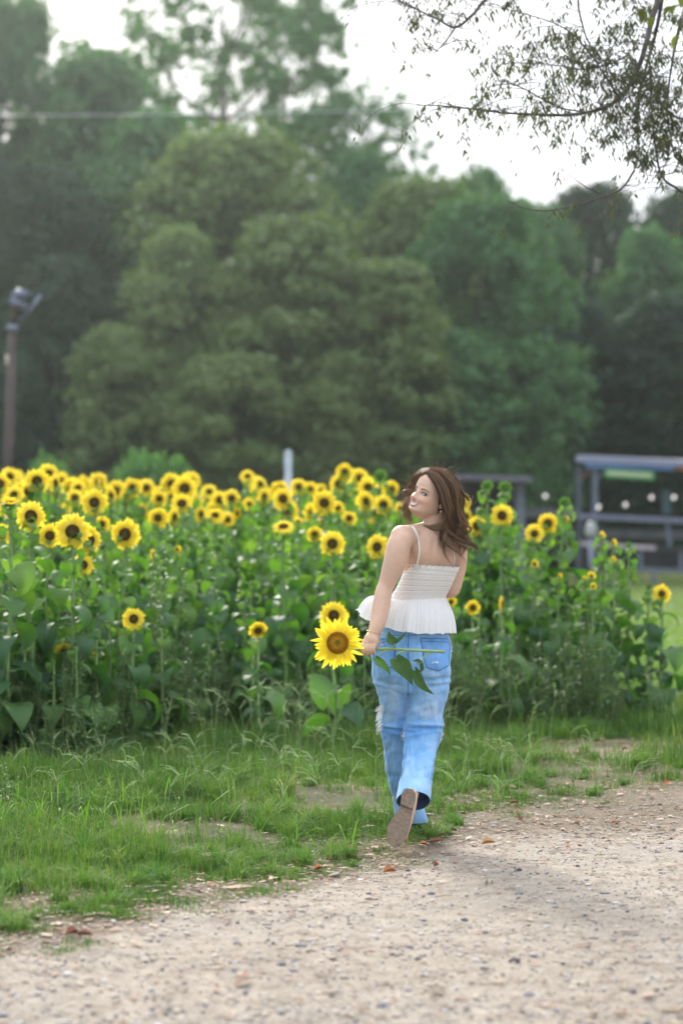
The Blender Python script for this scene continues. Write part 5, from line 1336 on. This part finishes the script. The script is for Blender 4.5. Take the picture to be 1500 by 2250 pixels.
for pts_, r_ in (([(897, 1392), (896, 1440), (896, 1500), (895, 1530)], .0014), ([(845, 1398), (870, 1396), (897, 1398)], .0009), ([(897, 1397), (930, 1394), (990, 1394)], .0009),
                 ([(868, 1400), (868, 1430), (867, 1450)], .0011), ([(978, 1540), (968, 1600), (958, 1650), (944, 1725)], .0009), ([(848, 1640), (855, 1690), (864, 1740), (873, 1785)], .0009),
                 ([(893, 1640), (886, 1690), (880, 1725)], .0009), ([(872, 1791), (905, 1794), (936, 1788)], .0012)):
    mb = MB(); seam(mb, pts_, r_)
    if mb.n: local_build(mb, 'seam', DARKS).parent = jeans
# flared open hems
def cuff(tab, name, cap=0, thick=.0022):
    outer = [ring(*r_[:6], int(r_[6]), 0, r_[7]) for r_ in dense(tab, 8)]; inner = [o_ + (o_.mean(0) - o_) * (thick / .075) for o_ in outer]
    mb = MB(); V, q, _ = loft(outer, False); mb.add(V, q); mb.n  # outside
    V, q, _ = loft(inner, False); mb.add(V, q[:, ::-1], m=1)
    if cap: c_ = inner[cap]; mb.add(np.concatenate([c_, c_.mean(0)[None]]), None, [[40, k_, (k_ + 1) % 40] for k_ in range(40)], m=1)  # dark disc drawn as the shade up the hollow leg
    a_, b_ = outer[-1], inner[-1]; V, q, _ = loft([a_, b_], False); mb.add(V, q)
    return local_build(mb, name, [DENIM_C, INS], attr=np.ones((mb.n, 3)))
DENIM_C = DENIM
INS = mat_plain('denim_inside_shade', (.045, .09, .20), .95)  # denim darkened in colour to give the shade within the hems
cuff([(913, 1716, 10.907, 36.6, 38.5, 0, 40, .3), (910.5, 1734, 10.885, 37.0, 39.5, 0, 40, .5), (908.5, 1749, 10.865, 37.4, 41, 0, 40, .58), (907.5, 1760, 10.85, 37.6, 42, 0, 40, .62)], 'raised_hem', cap=3)
cuff([(896, 1770, 11.375, 34.5, 37.5, 0, 40, 0), (901, 1788, 11.395, 36, 39, 0, 40, 0), (904.5, 1805, 11.415, 37, 40, 0, 40, .0)], 'standing_hem')
# frayed knees and small rips
def fray(n_, x0, y0, sx, sy, ln, dirx, seed, name='frayed_rip'):
    rg = np.random.default_rng(seed); mb = MB()
    for k in range(n_):
        a, b_ = x0 + rg.uniform(-sx, sx), y0 + rg.uniform(-sy, sy); p_ = drape(JT, a, b_, .001)
        if p_ is None: p_ = drape_in(JT, a, b_, .001)
        dx = dirx * rg.uniform(.2, 1) * ln; l_ = np.array([p_, p_ + (dx * .5, -.004, -rg.uniform(0, .3) * ln), p_ + (dx, -.006 + rg.normal(0, .004), -rg.uniform(.2, 1) * ln)])
        mb.tube(smooth_path(l_, 4), .0009, 4, caps=False)
    return local_build(mb, name, PALE)
fray(85, 837, 1576, 5, 27, .034, -.8, 1); fray(50, 841, 1556, 4, 8, .012, -.6, 2); fray(46, 969, 1618, 4, 12, .010, .4, 3); fray(40, 884, 1612, 5, 12, .010, -.4, 4)
fray(24, 993, 1415, 1, 16, .008, .8, 5); fray(24, 955, 1455, 7, 2.4, .006, .2, 6); fray(40, 836, 1412, 12, 5, .010, .8, 7)
# the knee openings themselves show paler, threadbare cloth
# ---- sandals
SOLE = mat_plain('sole_rubber', (.20, .145, .105), .85, var=.22, scale=60, bmp=.4); SOLE2 = mat_plain('sole_edge', (.30, .19, .12), .8)
def sole_pts(poly, f):
    return np.array([arr(P(a, b_, f(b_))) for a, b_ in poly])
soleP = [(894, 1732), (905, 1734), (913, 1743), (911.5, 1760), (907, 1778), (904, 1795), (901, 1812), (896, 1830), (887, 1848), (876, 1860), (865, 1863), (855, 1853), (849.5, 1836), (850.5, 1819), (858, 1803), (868, 1789), (877, 1776), (881, 1760), (882.5, 1745), (886.5, 1735)]
def fY(y): return 10.605 + (1863 - y) * .00075
def slab(poly, near, far, name, mt, f, par=None):
    A = sole_pts(poly, lambda y: f(y) + near); B2 = sole_pts(poly, lambda y: f(y) + far); n_ = len(poly)
    cA = A.mean(0); k_ = .93; A2 = cA + (A - cA) * k_; A2[:, 1] -= .0015
    mb = MB(); V = np.concatenate([A2, A, B2, [A2.mean(0)], [B2.mean(0)]]); j = np.arange(n_); j2 = (j + 1) % n_
    q = np.concatenate([np.stack([j, j2, n_ + j2, n_ + j], -1), np.stack([n_ + j, n_ + j2, 2 * n_ + j2, 2 * n_ + j], -1)])
    t = np.concatenate([np.stack([np.full(n_, 3 * n_), j2, j], -1), np.stack([np.full(n_, 3 * n_ + 1), 2 * n_ + j, 2 * n_ + j2], -1)])
    mb.add(V, q, t); return local_build(mb, name, mt, smooth=False)
sandal = slab(soleP, -.004, .014, 'sandal', SOLE, fY)
heelP = [(894, 1731.5), (905.5, 1733.5), (913.5, 1743), (911.8, 1760), (907, 1778), (893, 1773), (879.5, 1767), (881, 1752), (883, 1742), (887, 1734)]
o = slab(heelP, -.014, -.005, 'heel_block', SOLE, fY); o.parent = sandal; 
mb = MB(); STR = mat_plain('sandal_leather', (.16, .075, .04), .6)
for a_, b_ in (((862, 1806, 10.67), (903, 1800, 10.70)), ((856, 1826, 10.655), (897, 1822, 10.685))):
    pa, pb = arr(P(*a_)), arr(P(*b_)); md = (pa + pb) / 2 + (0.004, .062, .01)
    mb.tube(smooth_path([pa, pa + (0.0, .025, .004), md, pb + (.004, .028, .004), pb], 14), .0055, 8, flat=.45)
local_build(mb, 'sandal_strap', STR).parent = sandal
mb = MB(); poly = [(-.035, -.02), (.0, -.045), (.035, -.02), (.045, .08), (.04, .18), (0, .21), (-.04, .18), (-.045, .08)]
c = arr(P(903, 1800, 11.44)); top = np.array([(c[0] + a_, c[1] + b_, .020) for a_, b_ in poly]); bt = top.copy(); bt[:, 2] = .004 
V = np.concatenate([top, bt]); j = np.arange(8); j2 = (j + 1) % 8
mb.add(V, np.stack([j, 8 + j, 8 + j2, j2], -1)); mb.add(np.concatenate([top, [top.mean(0)]]), None, np.stack([np.full(8, 8), j, j2], -1))
local_build(mb, 'sandal', SOLE)

# ---- top: smocked bodice, ruffle, flared peplum, straps
m, n, b = nodes('white_cotton')
uvn = n.nodes.new('ShaderNodeUVMap'); uvn.uv_map = 'uv'
def wave(sx, sy):
    mp = n.nodes.new('ShaderNodeMapping'); mp.inputs['Scale'].default_value = (sx, sy, 1); n.links.new(uvn.outputs[0], mp.inputs[0])
    wv_ = n.nodes.new('ShaderNodeTexWave'); wv_.inputs['Scale'].default_value = 1; wv_.inputs['Distortion'].default_value = .6; n.links.new(mp.outputs[0], wv_.inputs[0]); return wv_
wa = wave(22, 0.0001)
mp2 = n.nodes.new('ShaderNodeMapping'); mp2.inputs['Scale'].default_value = (.0001, 1, 1); mp2.inputs['Rotation'].default_value = (0, 0, radians(90)); n.links.new(uvn.outputs[0], mp2.inputs[0])
wb = n.nodes.new('ShaderNodeTexWave'); wb.bands_direction = 'Y'; wb.inputs['Scale'].default_value = 4.2; wb.inputs['Distortion'].default_value = .5; n.links.new(uvn.outputs[0], wb.inputs[0])
mu = n.nodes.new('ShaderNodeMath'); mu.operation = 'MULTIPLY'; n.links.new(wa.outputs['Fac'], mu.inputs[0]); n.links.new(wb.outputs['Fac'], mu.inputs[1])
r = ramp(n, [(0, (.88, .87, .85)), (1, (.80, .81, .81))]); n.links.new(mu.outputs[0], r.inputs[0]); n.links.new(r.outputs[0], b.inputs['Base Color'])
b.inputs['Roughness'].default_value = .9; b.inputs['Specular IOR Level'].default_value = .2
bump(n, b, mu.outputs[0], .45, .004)
tr = n.nodes.new('ShaderNodeBsdfTranslucent'); tr.inputs[0].default_value = (.8, .79, .76, 1)
ms = n.nodes.new('ShaderNodeMixShader'); ms.inputs[0].default_value = .22; n.links.new(b.outputs[0], ms.inputs[1]); n.links.new(tr.outputs[0], ms.inputs[2]); n.links.new(ms.outputs[0], n.nodes['Material Output'].inputs['Surface'])
COTTON = m
def cloth(rings, name, parent=person, vs=1.):
    n_ = len(rings[0]); k_ = len(rings); V, q, _ = loft(rings, False)
    # seam-free uv: repeat first column
    V = np.concatenate([np.concatenate([r_, r_[:1]]) for r_ in rings]); i_ = np.arange(k_ - 1)[:, None] * (n_ + 1); j_ = np.arange(n_)[None]
    q = np.stack([i_ + j_, i_ + j_ + 1, i_ + n_ + 2 + j_, i_ + n_ + 1 + j_], -1).reshape(-1, 4)
    uv = np.stack([np.tile(np.linspace(0, 1, n_ + 1), k_), np.repeat(np.linspace(0, vs, k_), n_ + 1)], -1)
    mb = MB(); mb.add(V, q, uv=uv); return local_build(mb, name, COTTON, parent)
NN = 240; thv = np.linspace(0, 2 * pi, NN, endpoint=False)
bod = dense([(948, 1249, 10.978, 58.5, 48, 15, .07), (943, 1262, 10.98, 58, 48, 14, .06), (934, 1283, 10.99, 58.5, 47, 11, .04), (925, 1300, 11.0, 60, 46, 8, .0), (917, 1314, 11.01, 62, 47, 6, -.03)], 66)
rings = []
for k, r_ in enumerate(bod):
    a = ring(*r_[:6], NN, r_[6]); c = a.mean(0); t = k / 65
    row = .0014 * abs(sin(t * pi * 7)) ** .8; puck = .0008 * np.sin(thv * 60 + 9 * sin(int(t * 7) * 2.1)) * abs(sin(t * pi * 7))
    dirn = (a - c); dirn[:, 2] = 0; dirn /= np.linalg.norm(dirn, axis=1)[:, None]; rings.append(a + dirn * (row + puck + .001)[:, None])
top_o = cloth(rings, 'top')
# neckline ruffle
rf = []
for k, (dz, out_) in enumerate(((-4, .002), (-2, .0055), (1, .0035), (4, .006), (6.5, .010))):
    a = ring(948, 1249 - dz, 10.978, 58.5, 48, 15, NN, .07); c = a.mean(0); dirn = a - c; dirn[:, 2] = 0; dirn /= np.linalg.norm(dirn, axis=1)[:, None]
    am = max(0, dz + 1) / 7.5
    a = a + dirn * (out_ * .7 + .0035 * am * np.sin(thv * 30 + np.sin(thv * 7)))[:, None]; a[:, 2] += .0020 * am * np.sin(thv * 30 + 1.2); rf.append(a)
cloth(rf, 'neck_ruffle', top_o, .1)
# waist seam cord
# peplum: blown out to the left
rings = []; K = 40; seamr = ring(917, 1314, 11.01, 62.5, 47.5, 6, NN, -.03)
hem = ring(917, 1389, 11.01, 82, 68, 2, NN, 0)
L0 = np.cos(thv); S0 = np.sin(thv)
left = np.clip(-L0, 0, 1) ** 1.6 ; nearS = np.clip(-S0, 0, 1); hem[:, 0] -= left * .105; hem[:, 2] += left * (.098 - .055 * nearS); hem[:, 2] -= np.clip(L0, 0, 1) * .004
hem[:, 1] -= np.clip(-S0, 0, 1) * .01
for k in range(K):
    t = k / (K - 1); a = seamr * (1 - t) + hem * t
    c = a.mean(0); dirn = (hem - hem.mean(0)); dirn[:, 2] *= .3; dirn /= np.linalg.norm(dirn, axis=1)[:, None]
    belly = .012 * sin(pi * t) * (1 - left * .6)
    wv_ = (.0078 * np.sin(thv * 17 + 1.3 * np.sin(thv * 3)) + .0035 * np.sin(thv * 31 + 2)) * t ** .8 + .0012 * np.sin(thv * 60) * (1 - t)
    a = a + dirn * (belly + wv_ - .0)[:, None]; a[:, 2] += .003 * np.sin(thv * 17 + .5) * t + left * .034 * sin(pi * min(1, t * 1.15)) * (t < .87); a[:, 0] -= left * .016 * sin(pi * t)
    rings.append(a)
cloth(rings, 'peplum', top_o, 1.25)
mb = MB(); sc_ = ring(917, 1313.5, 11.01, 63.2, 48.2, 6, 60, -.03); mb.tube(np.concatenate([sc_, sc_[:2]]), .0022, 6); local_build(mb, 'waist_seam', mat_plain('cream_seam', (.74, .70, .62), .9)).parent = top_o
STRAPM = mat_plain('strap_cotton', (.78, .77, .74), .85)
def strap(pts):
    l = drape_line(BODYTREE, pts, 22, .0022); 
    if len(l) > 3:
        mb = MB(); mb.tube(l, .0052, 8, flat=.45); local_build(mb, 'strap', STRAPM).parent = top_o
strap([(905, 1157), (911, 1166), (917, 1180), (921, 1204), (919, 1227), (913, 1250)])
strap([(975, 1174), (986, 1190), (994, 1210), (996, 1226), (994, 1243)])
# bracelet
mb = MB(); c = arr(P(821.5, 1390, 10.782)); tt_ = np.linspace(0, 2 * pi, 28)
mb.tube(np.stack([c[0] + .0335 * np.cos(tt_), c[1] + .032 * np.sin(tt_), c[2] - .010 * np.cos(tt_) - .004 * np.sin(tt_)], -1), .0014, 6)
mb.tube(np.stack([c[0] + .032 * np.cos(tt_), c[1] + .031 * np.sin(tt_), c[2] - .012 - .012 * np.cos(tt_)], -1), .0009, 5)
local_build(mb, 'bracelet', mat_plain('gold', (.75, .58, .28), .3, .8))

# ---- hair
m, n, b = nodes('hair')
r = ramp(n, [(0, (.13, .075, .042)), (.35, (.22, .135, .075)), (.7, (.34, .215, .12)), (1, (.54, .37, .22))]); n.links.new(island(n), r.inputs[0]); n.links.new(r.outputs[0], b.inputs['Base Color'])
b.inputs['Roughness'].default_value = .38; b.inputs['Specular IOR Level'].default_value = .55
tr = n.nodes.new('ShaderNodeBsdfTranslucent'); tr.inputs[0].default_value = (.55, .36, .20, 1)
ms = n.nodes.new('ShaderNodeMixShader'); ms.inputs[0].default_value = .34; n.links.new(b.outputs[0], ms.inputs[1]); n.links.new(tr.outputs[0], ms.inputs[2]); n.links.new(ms.outputs[0], n.nodes['Material Output'].inputs['Surface'])
HAIR = m
def GD(*pts): return smooth_path(PA(pts), 30)
near_set = [GD((943, 1040, 10.845), (954, 1055, 10.812), (965, 1078, 10.800), (972, 1100, 10.802), (984, 1125, 10.81), (980, 1155, 10.83), (984, 1185, 10.85), (996, 1220, 10.85), (998, 1268, 10.85)),
            GD((944, 1037, 10.852), (962, 1047, 10.810), (980, 1072, 10.796), (988, 1105, 10.80), (988, 1140, 10.82), (994, 1175, 10.84), (1008, 1210, 10.84), (1012, 1258, 10.85)),
            GD((945, 1035, 10.86), (972, 1042, 10.83), (996, 1066, 10.815), (1004, 1100, 10.82), (1002, 1140, 10.83), (1006, 1172, 10.84), (1022, 1194, 10.84), (1052, 1212, 10.85)),
            GD((946, 1033, 10.88), (976, 1038, 10.87), (1000, 1060, 10.86), (1010, 1095, 10.86), (1006, 1135, 10.86), (1014, 1165, 10.86), (1022, 1192, 10.87), (1022, 1240, 10.87)),
            GD((947, 1031.5, 10.90), (978, 1037, 10.91), (1004, 1060, 10.92), (1013, 1095, 10.92), (1010, 1130, 10.92), (1016, 1160, 10.91), (1026, 1190, 10.90), (1042, 1216, 10.90)),
            GD((946, 1032, 10.92), (975, 1038, 10.96), (1002, 1062, 10.99), (1010, 1100, 11.0), (1006, 1140, 10.98), (1008, 1170, 10.96), (1012, 1200, 10.94), (1016, 1230, 10.93)),
            GD((944, 1033, 10.94), (965, 1042, 11.0), (985, 1070, 11.02), (990, 1110, 11.03), (985, 1150, 11.01), (990, 1190, 10.98), (1000, 1225, 10.96))]
face_set = [GD((942, 1038, 10.85), (930, 1040, 10.865), (918, 1050, 10.895), (908, 1064, 10.93), (900, 1082, 10.96), (893, 1105, 10.965), (894, 1130, 10.96), (903, 1150, 10.95), (900, 1160, 10.95)),
            GD((943, 1035, 10.87), (929, 1037, 10.89), (913, 1047, 10.925), (901, 1064, 10.955), (892, 1086, 10.975), (887, 1108, 10.98), (889, 1132, 10.975), (897, 1150, 10.97), (888, 1168, 10.96)),
            GD((944, 1033, 10.89), (928, 1036, 10.92), (912, 1047, 10.96), (900, 1068, 10.99), (893, 1092, 11.0), (889, 1115, 11.0), (892, 1140, 10.99), (905, 1160, 10.97)),
            GD((944, 1033, 10.92), (926, 1040, 10.97), (915, 1060, 11.0), (908, 1090, 11.01), (903, 1125, 11.0), (912, 1150, 10.99), (920, 1165, 10.97))]
mb = MB(); rg = np.random.default_rng(17)
def strands(gs, n_, r0, jit, wav, cut=(.85, 1.0), segs=24, wfreq=(2.0, 3.4)):
    K = len(gs) - 1; G_ = np.array(gs)
    for _ in range(n_):
        s_ = rg.random() * K; i_ = min(K - 1, int(s_)); f = s_ - i_; f = f * f * (3 - 2 * f)
        p = G_[i_] * (1 - f) + G_[i_ + 1] * f
        t = np.linspace(0, 1, 30); off = rg.normal(0, 1, 3) * jit; ph = rg.random() * 1.6 + i_ * 1.1; fq = rg.uniform(*wfreq)
        amp = wav * np.clip((t - .32) / .5, 0, 1) ** 1.1
        side = np.stack([np.cos(ph + t * fq * 6.28), .7 * np.sin(ph + t * fq * 6.28), .25 * np.sin(ph * 2 + t * fq * 6.28)], -1)
        off2 = rg.normal(0, 1, 3) * jit * 1.6
        q = p + off * (.25 + .75 * t)[:, None] + off2 * (t ** 3)[:, None] + side * amp[:, None]
        # keep off the scalp
        hl_ = w2h(q); k_ = np.sqrt((hl_[:, 0] / .079) ** 2 + ((hl_[:, 1] + .006) / .104) ** 2 + (hl_[:, 2] / .121) ** 2)
        inside = (k_ < 1) & (hl_[:, 2] > -.06); sc = np.where(inside, 1 / np.maximum(k_, .3), 1)
        hl_[:, 0] *= sc; hl_[:, 1] = (hl_[:, 1] + .006) * sc - .006; hl_[:, 2] *= sc
        q = h2w(hl_) + rg.normal(0, .0012, 3)
        c = rg.uniform(*cut); m_ = max(6, int(segs * c)); q = q[np.linspace(0, int(29 * c), m_).astype(int)]
        tt2 = np.linspace(0, 1, m_); mb.tube(q, r0 * rg.uniform(.6, 1.3) * (1 - .75 * tt2 ** 2), 3 if r0 < .002 else 6, caps=False)
def clumps(gs, nc, per, r0, spread, wav, jit, cut=(.8, 1.0), fq=(1.5, 2.4), lock=.004):
    K = len(gs) - 1; G_ = np.array(gs)
    for c in range(nc):
        mi_ = int(rg.choice([0, 0, 1, 1, 2]))
        s_ = (c + rg.random()) / nc * K; i_ = min(K - 1, int(s_)); f = s_ - i_
        p = G_[i_] * (1 - f) + G_[i_ + 1] * f; t = np.linspace(0, 1, 30)
        off = rg.normal(0, 1, 3) * spread; ph = rg.random() * 6.28; q_ = rg.uniform(*fq); am = wav * rg.uniform(.6, 1.3)
        amp = am * np.clip((t - .36) / .4, 0, 1); sidew = np.stack([np.cos(ph + t * q_ * 6.28), .5 * np.sin(ph + t * q_ * 6.28), .3 * np.sin(ph + 1 + t * q_ * 6.28)], -1)
        p = p + off * (.25 + .9 * t)[:, None] + sidew * amp[:, None]
        cc = rg.uniform(*cut)
        for l in range(per):
            lk = l == 0 and lock > 0
            o2 = rg.normal(0, 1, 3) * jit; o3 = rg.normal(0, 1, 3) * jit
            q = p + (0 if lk else 1) * (o2 * (1.15 - .55 * t)[:, None] + o3 * (t ** 2)[:, None] * .8)
            hl_ = w2h(q); k_ = np.sqrt((hl_[:, 0] / .078) ** 2 + ((hl_[:, 1] + .006) / .103) ** 2 + (hl_[:, 2] / .119) ** 2)
            inside = (k_ < 1) & (hl_[:, 2] > -.05); sc = np.where(inside, 1 / np.maximum(k_, .3), 1)
            hl_[:, 0] *= sc; hl_[:, 1] = (hl_[:, 1] + .006) * sc - .006; hl_[:, 2] *= sc
            q = h2w(hl_) + rg.normal(0, .0008, 3)
            c2 = cc * rg.uniform(.86, 1.0); m_ = max(6, int(26 * c2)); q = q[np.linspace(0, int(29 * c2), m_).astype(int)]; tt2 = np.linspace(0, 1, m_)
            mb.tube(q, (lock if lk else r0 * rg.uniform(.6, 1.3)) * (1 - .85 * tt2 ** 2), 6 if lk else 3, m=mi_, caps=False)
clumps(near_set, 46, 62, .00085, .007, .030, .0034, (.80, 1.0), (2.0, 3.3))
clumps(near_set, 40, 5, .0005, .011, .026, .006, lock=0)
strands([near_set[3], near_set[4]], 120, .0006, .006, .018, (.4, .62))
flick = [GD((985, 1050, 10.86), (1008, 1068, 10.86), (1018, 1084, 10.86), (1030, 1090, 10.86), (1037, 1088, 10.86)), GD((990, 1060, 10.84), (1012, 1078, 10.85), (1022, 1092, 10.85), (1030, 1102, 10.85), (1026, 1112, 10.85))]
clumps(flick, 5, 26, .0006, .003, .003, .0022, (.8, 1.0), lock=0)
curl = [GD((1010, 1120, 10.85), (1020, 1140, 10.85), (1026, 1152, 10.85), (1022, 1163, 10.85), (1015, 1158, 10.85)), GD((1012, 1170, 10.85), (1026, 1190, 10.85), (1040, 1198, 10.85), (1048, 1206, 10.85), (1044, 1214, 10.85))]
clumps(curl[:1] * 2, 2, 26, .0006, .003, .002, .002, (.8, 1.0), lock=0); clumps(curl[1:] * 2, 4, 30, .0006, .005, .004, .0025, (.7, 1.0), lock=0)
strands(near_set, 700, .0009, .004, .004, (.3, .55))
# strand drawn across the nape
nape = [GD((975, 1150, 10.835), (962, 1150, 10.86), (942, 1155, 10.875), (926, 1152, 10.885)), GD((978, 1160, 10.835), (966, 1166, 10.86), (948, 1164, 10.875), (930, 1153, 10.885))]
strands(nape, 40, .0008, .0012, .0, (.9, 1.0))
# flyaways
for k in range(190):
    a = rg.uniform(-2.4, 1.0) ; c0 = arr(P(952 + 52 * sin(a), 1090 - 56 * cos(a), 10.9 + rg.normal(0, .04))) if k < 110 else arr(P(*[(1020, 1105), (1030, 1180), (895, 1100)][k % 3], 10.9)) + rg.normal(0, .01, 3)
    l_ = rg.uniform(.02, .055); d0 = rg.normal(0, 1, 3); d1 = rg.normal(0, 1, 3); o_ = np.array([sin(a), 0, cos(a)]) if k < 110 else rg.normal(0, .6, 3)
    mb.tube(smooth_path([c0 - o_ * .012, c0 + o_ * l_ * .3 + d0 * l_ * .2, c0 + o_ * l_ * .45 + d0 * l_ * .5 + d1 * l_ * .3], 8), .00048, 3, caps=False)
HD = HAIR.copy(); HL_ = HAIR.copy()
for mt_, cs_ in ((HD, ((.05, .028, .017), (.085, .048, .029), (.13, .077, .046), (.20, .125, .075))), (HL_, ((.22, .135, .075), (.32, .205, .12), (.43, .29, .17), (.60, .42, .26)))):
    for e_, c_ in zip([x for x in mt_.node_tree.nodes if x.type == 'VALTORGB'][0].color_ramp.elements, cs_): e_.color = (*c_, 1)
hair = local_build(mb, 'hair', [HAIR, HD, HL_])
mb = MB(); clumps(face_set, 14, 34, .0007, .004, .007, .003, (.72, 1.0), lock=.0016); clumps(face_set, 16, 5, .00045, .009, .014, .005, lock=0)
m = HAIR.copy(); m.name = 'sunlit_hair'  # same hair, with the backlight glow put into a lighter colour
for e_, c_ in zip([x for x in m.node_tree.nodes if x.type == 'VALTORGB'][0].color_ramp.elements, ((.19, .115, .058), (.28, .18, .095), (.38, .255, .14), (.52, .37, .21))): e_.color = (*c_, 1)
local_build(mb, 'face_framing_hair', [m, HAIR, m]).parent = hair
# scalp cap under the strands
keep = []; capV = headV.copy()
hairl = lambda v: (v[2] > .080 - .9 * max(0, abs(v[0]) - .012) * 1.0) or (v[1] < .040 - .55 * (.03 - v[2]) * (v[2] < .03) and v[2] > -.045) or (v[1] < -.012 and v[2] > -.085)
ok = np.array([hairl(v) for v in capV])
sc = capV.copy(); nn_ = sc / np.linalg.norm(sc, axis=1)[:, None]; capV = capV + nn_ * .0075
f4 = hq[ok[hq].all(1)]; f3 = ht[ok[ht].all(1)]
mb = MB(); mb.add(h2w(capV), f4, f3); local_build(mb, 'scalp_hair', mat_plain('scalp_hair', (.075, .042, .026), .6)).parent = hair

# ============================================================ THE PICKED SUNFLOWER
FC = arr(P(741.5, 1412.5, 10.69)); hs_ = empty('picked_sunflower', FC)
tag(hs_, 'picked sunflower held sideways by its stem in the left hand, facing the camera', 'sunflower')
for nm, me_ in zip(('flower_head', 'petals', 'seed_disc'), HEADS['fine']):
    o = bpy.data.objects.new(nm, me_); COL.objects.link(o)
    if nm == 'flower_head': fh = o; o.parent = hs_; o.scale = (.108, .108, .108); o.rotation_euler = (-.05, .7, -.06)
    else: o.parent = fh
mb = MB(); SR = [.0065, .0062, .0060, .0060, .0062, .0070, .0062, .0064, .0066, .0075]
pth = smooth_path(PA([(742, 1414, 10.705), (752, 1422, 10.745), (775, 1427, 10.772), (798, 1427, SY - .001), (816, 1427, SY - .001), (850, 1425.5, 10.772), (885, 1427, 10.77), (893, 1428, 10.77), (935, 1430, 10.765), (976, 1432, 10.76)]), 40)
mb.V = []; mb.tube(pth - FC, np.interp(np.linspace(0, 9, 40), range(10), SR), 10)
for a in ([(858, 1427, 10.77), (866, 1420, 10.765), (864, 1411, 10.76)], [(852, 1428, 10.77), (838, 1434, 10.76), (826, 1447, 10.755)], [(888, 1430, 10.77), (874, 1437, 10.76), (869, 1449, 10.755)], [(948, 1433, 10.765), (934, 1440, 10.755), (925, 1458, 10.75)]):
    mb.tube(smooth_path(PA(a) - FC, 8), np.linspace(.0042, .0026, 8), 7)
mb.build('stem', mat_plain('picked_stem', (.24, .36, .14), .6, var=.2, scale=25), hs_)
HL = mat_leaf('picked_leaf', [(.040, .10, .035), (.06, .13, .045), (.09, .18, .06)], .5, .25, .4, scale=12, nmix=.8)
def blade(base, tip, wpx, bend, Y0_, Y1_, roll_, name='leaf', notch=.16):
    a, b_ = np.array(base, float), np.array(tip, float); d_ = b_ - a; l_ = np.linalg.norm(d_); d_ /= l_; nn2 = np.array([-d_[1], d_[0]])
    us = np.linspace(-.08, 1, 13); wv_ = np.interp(us, [-.08, 0, .12, .3, .55, .8, 1], [.25, .62, .95, 1, .72, .34, .01]); V = []
    for u, w_ in zip(us, wv_):
        c = a + d_ * l_ * max(u, 0) + nn2 * bend * sin(pi * max(u, 0)); Y_ = Y0_ + (Y1_ - Y0_) * max(u, 0)
        for v in np.linspace(-1, 1, 7):
            p = c + nn2 * v * w_ * wpx * cos(roll_) - (d_ * l_ * .10 * abs(v) ** 1.5 if u <= 0.05 else 0)
            V.append(arr(P(p[0], p[1], Y_ + v * w_ * wpx * sin(roll_) * PX - .008 * abs(v) * w_ + .002 * sin(u * 23 + v * 4))) - FC)
    mb = MB(); mb.add(V, [[i_ * 7 + j_, (i_ + 1) * 7 + j_, (i_ + 1) * 7 + j_ + 1, i_ * 7 + j_ + 1] for i_ in range(12) for j_ in range(6)])
    return mb.build(name, HL, hs_)
blade((866, 1413), (853, 1387), 12, -3, 10.76, 10.75, .3); blade((868, 1411), (893, 1386), 7, 2, 10.76, 10.78, .9)
blade((826, 1447), (858, 1484), 10, -3, 10.755, 10.77, .5); blade((869, 1449), (906, 1506), 20, -5, 10.755, 10.77, .25)
blade((925, 1456), (905, 1453), 6, 3, 10.75, 10.76, .6); blade((912, 1474), (953, 1526), 13, 8, 10.75, 10.765, .5); blade((925, 1457), (914, 1480), 7, -7, 10.75, 10.75, .7)

# ============================================================ AIR
hz = bpy.data.meshes.new('haze'); bm = bmesh.new(); bmesh.ops.create_cube(bm, size=1); bm.to_mesh(hz); bm.free()
ho = bpy.data.objects.new('haze', hz); COL.objects.link(ho); ho.scale = (420, 290, 30); ho.location = (0, 100, 12); tag(ho, 'thin evening haze in the air', 'haze', kind='stuff')
m = bpy.data.materials.new('haze'); m.use_nodes = True; n = m.node_tree; n.nodes.clear()
o_ = n.nodes.new('ShaderNodeOutputMaterial'); v_ = n.nodes.new('ShaderNodeVolumePrincipled'); v_.inputs['Density'].default_value = .0003
v_.inputs['Color'].default_value = (.84, .93, .90, 1); v_.inputs['Anisotropy'].default_value = .7; n.links.new(v_.outputs[0], o_.inputs['Volume']); hz.materials.append(m)
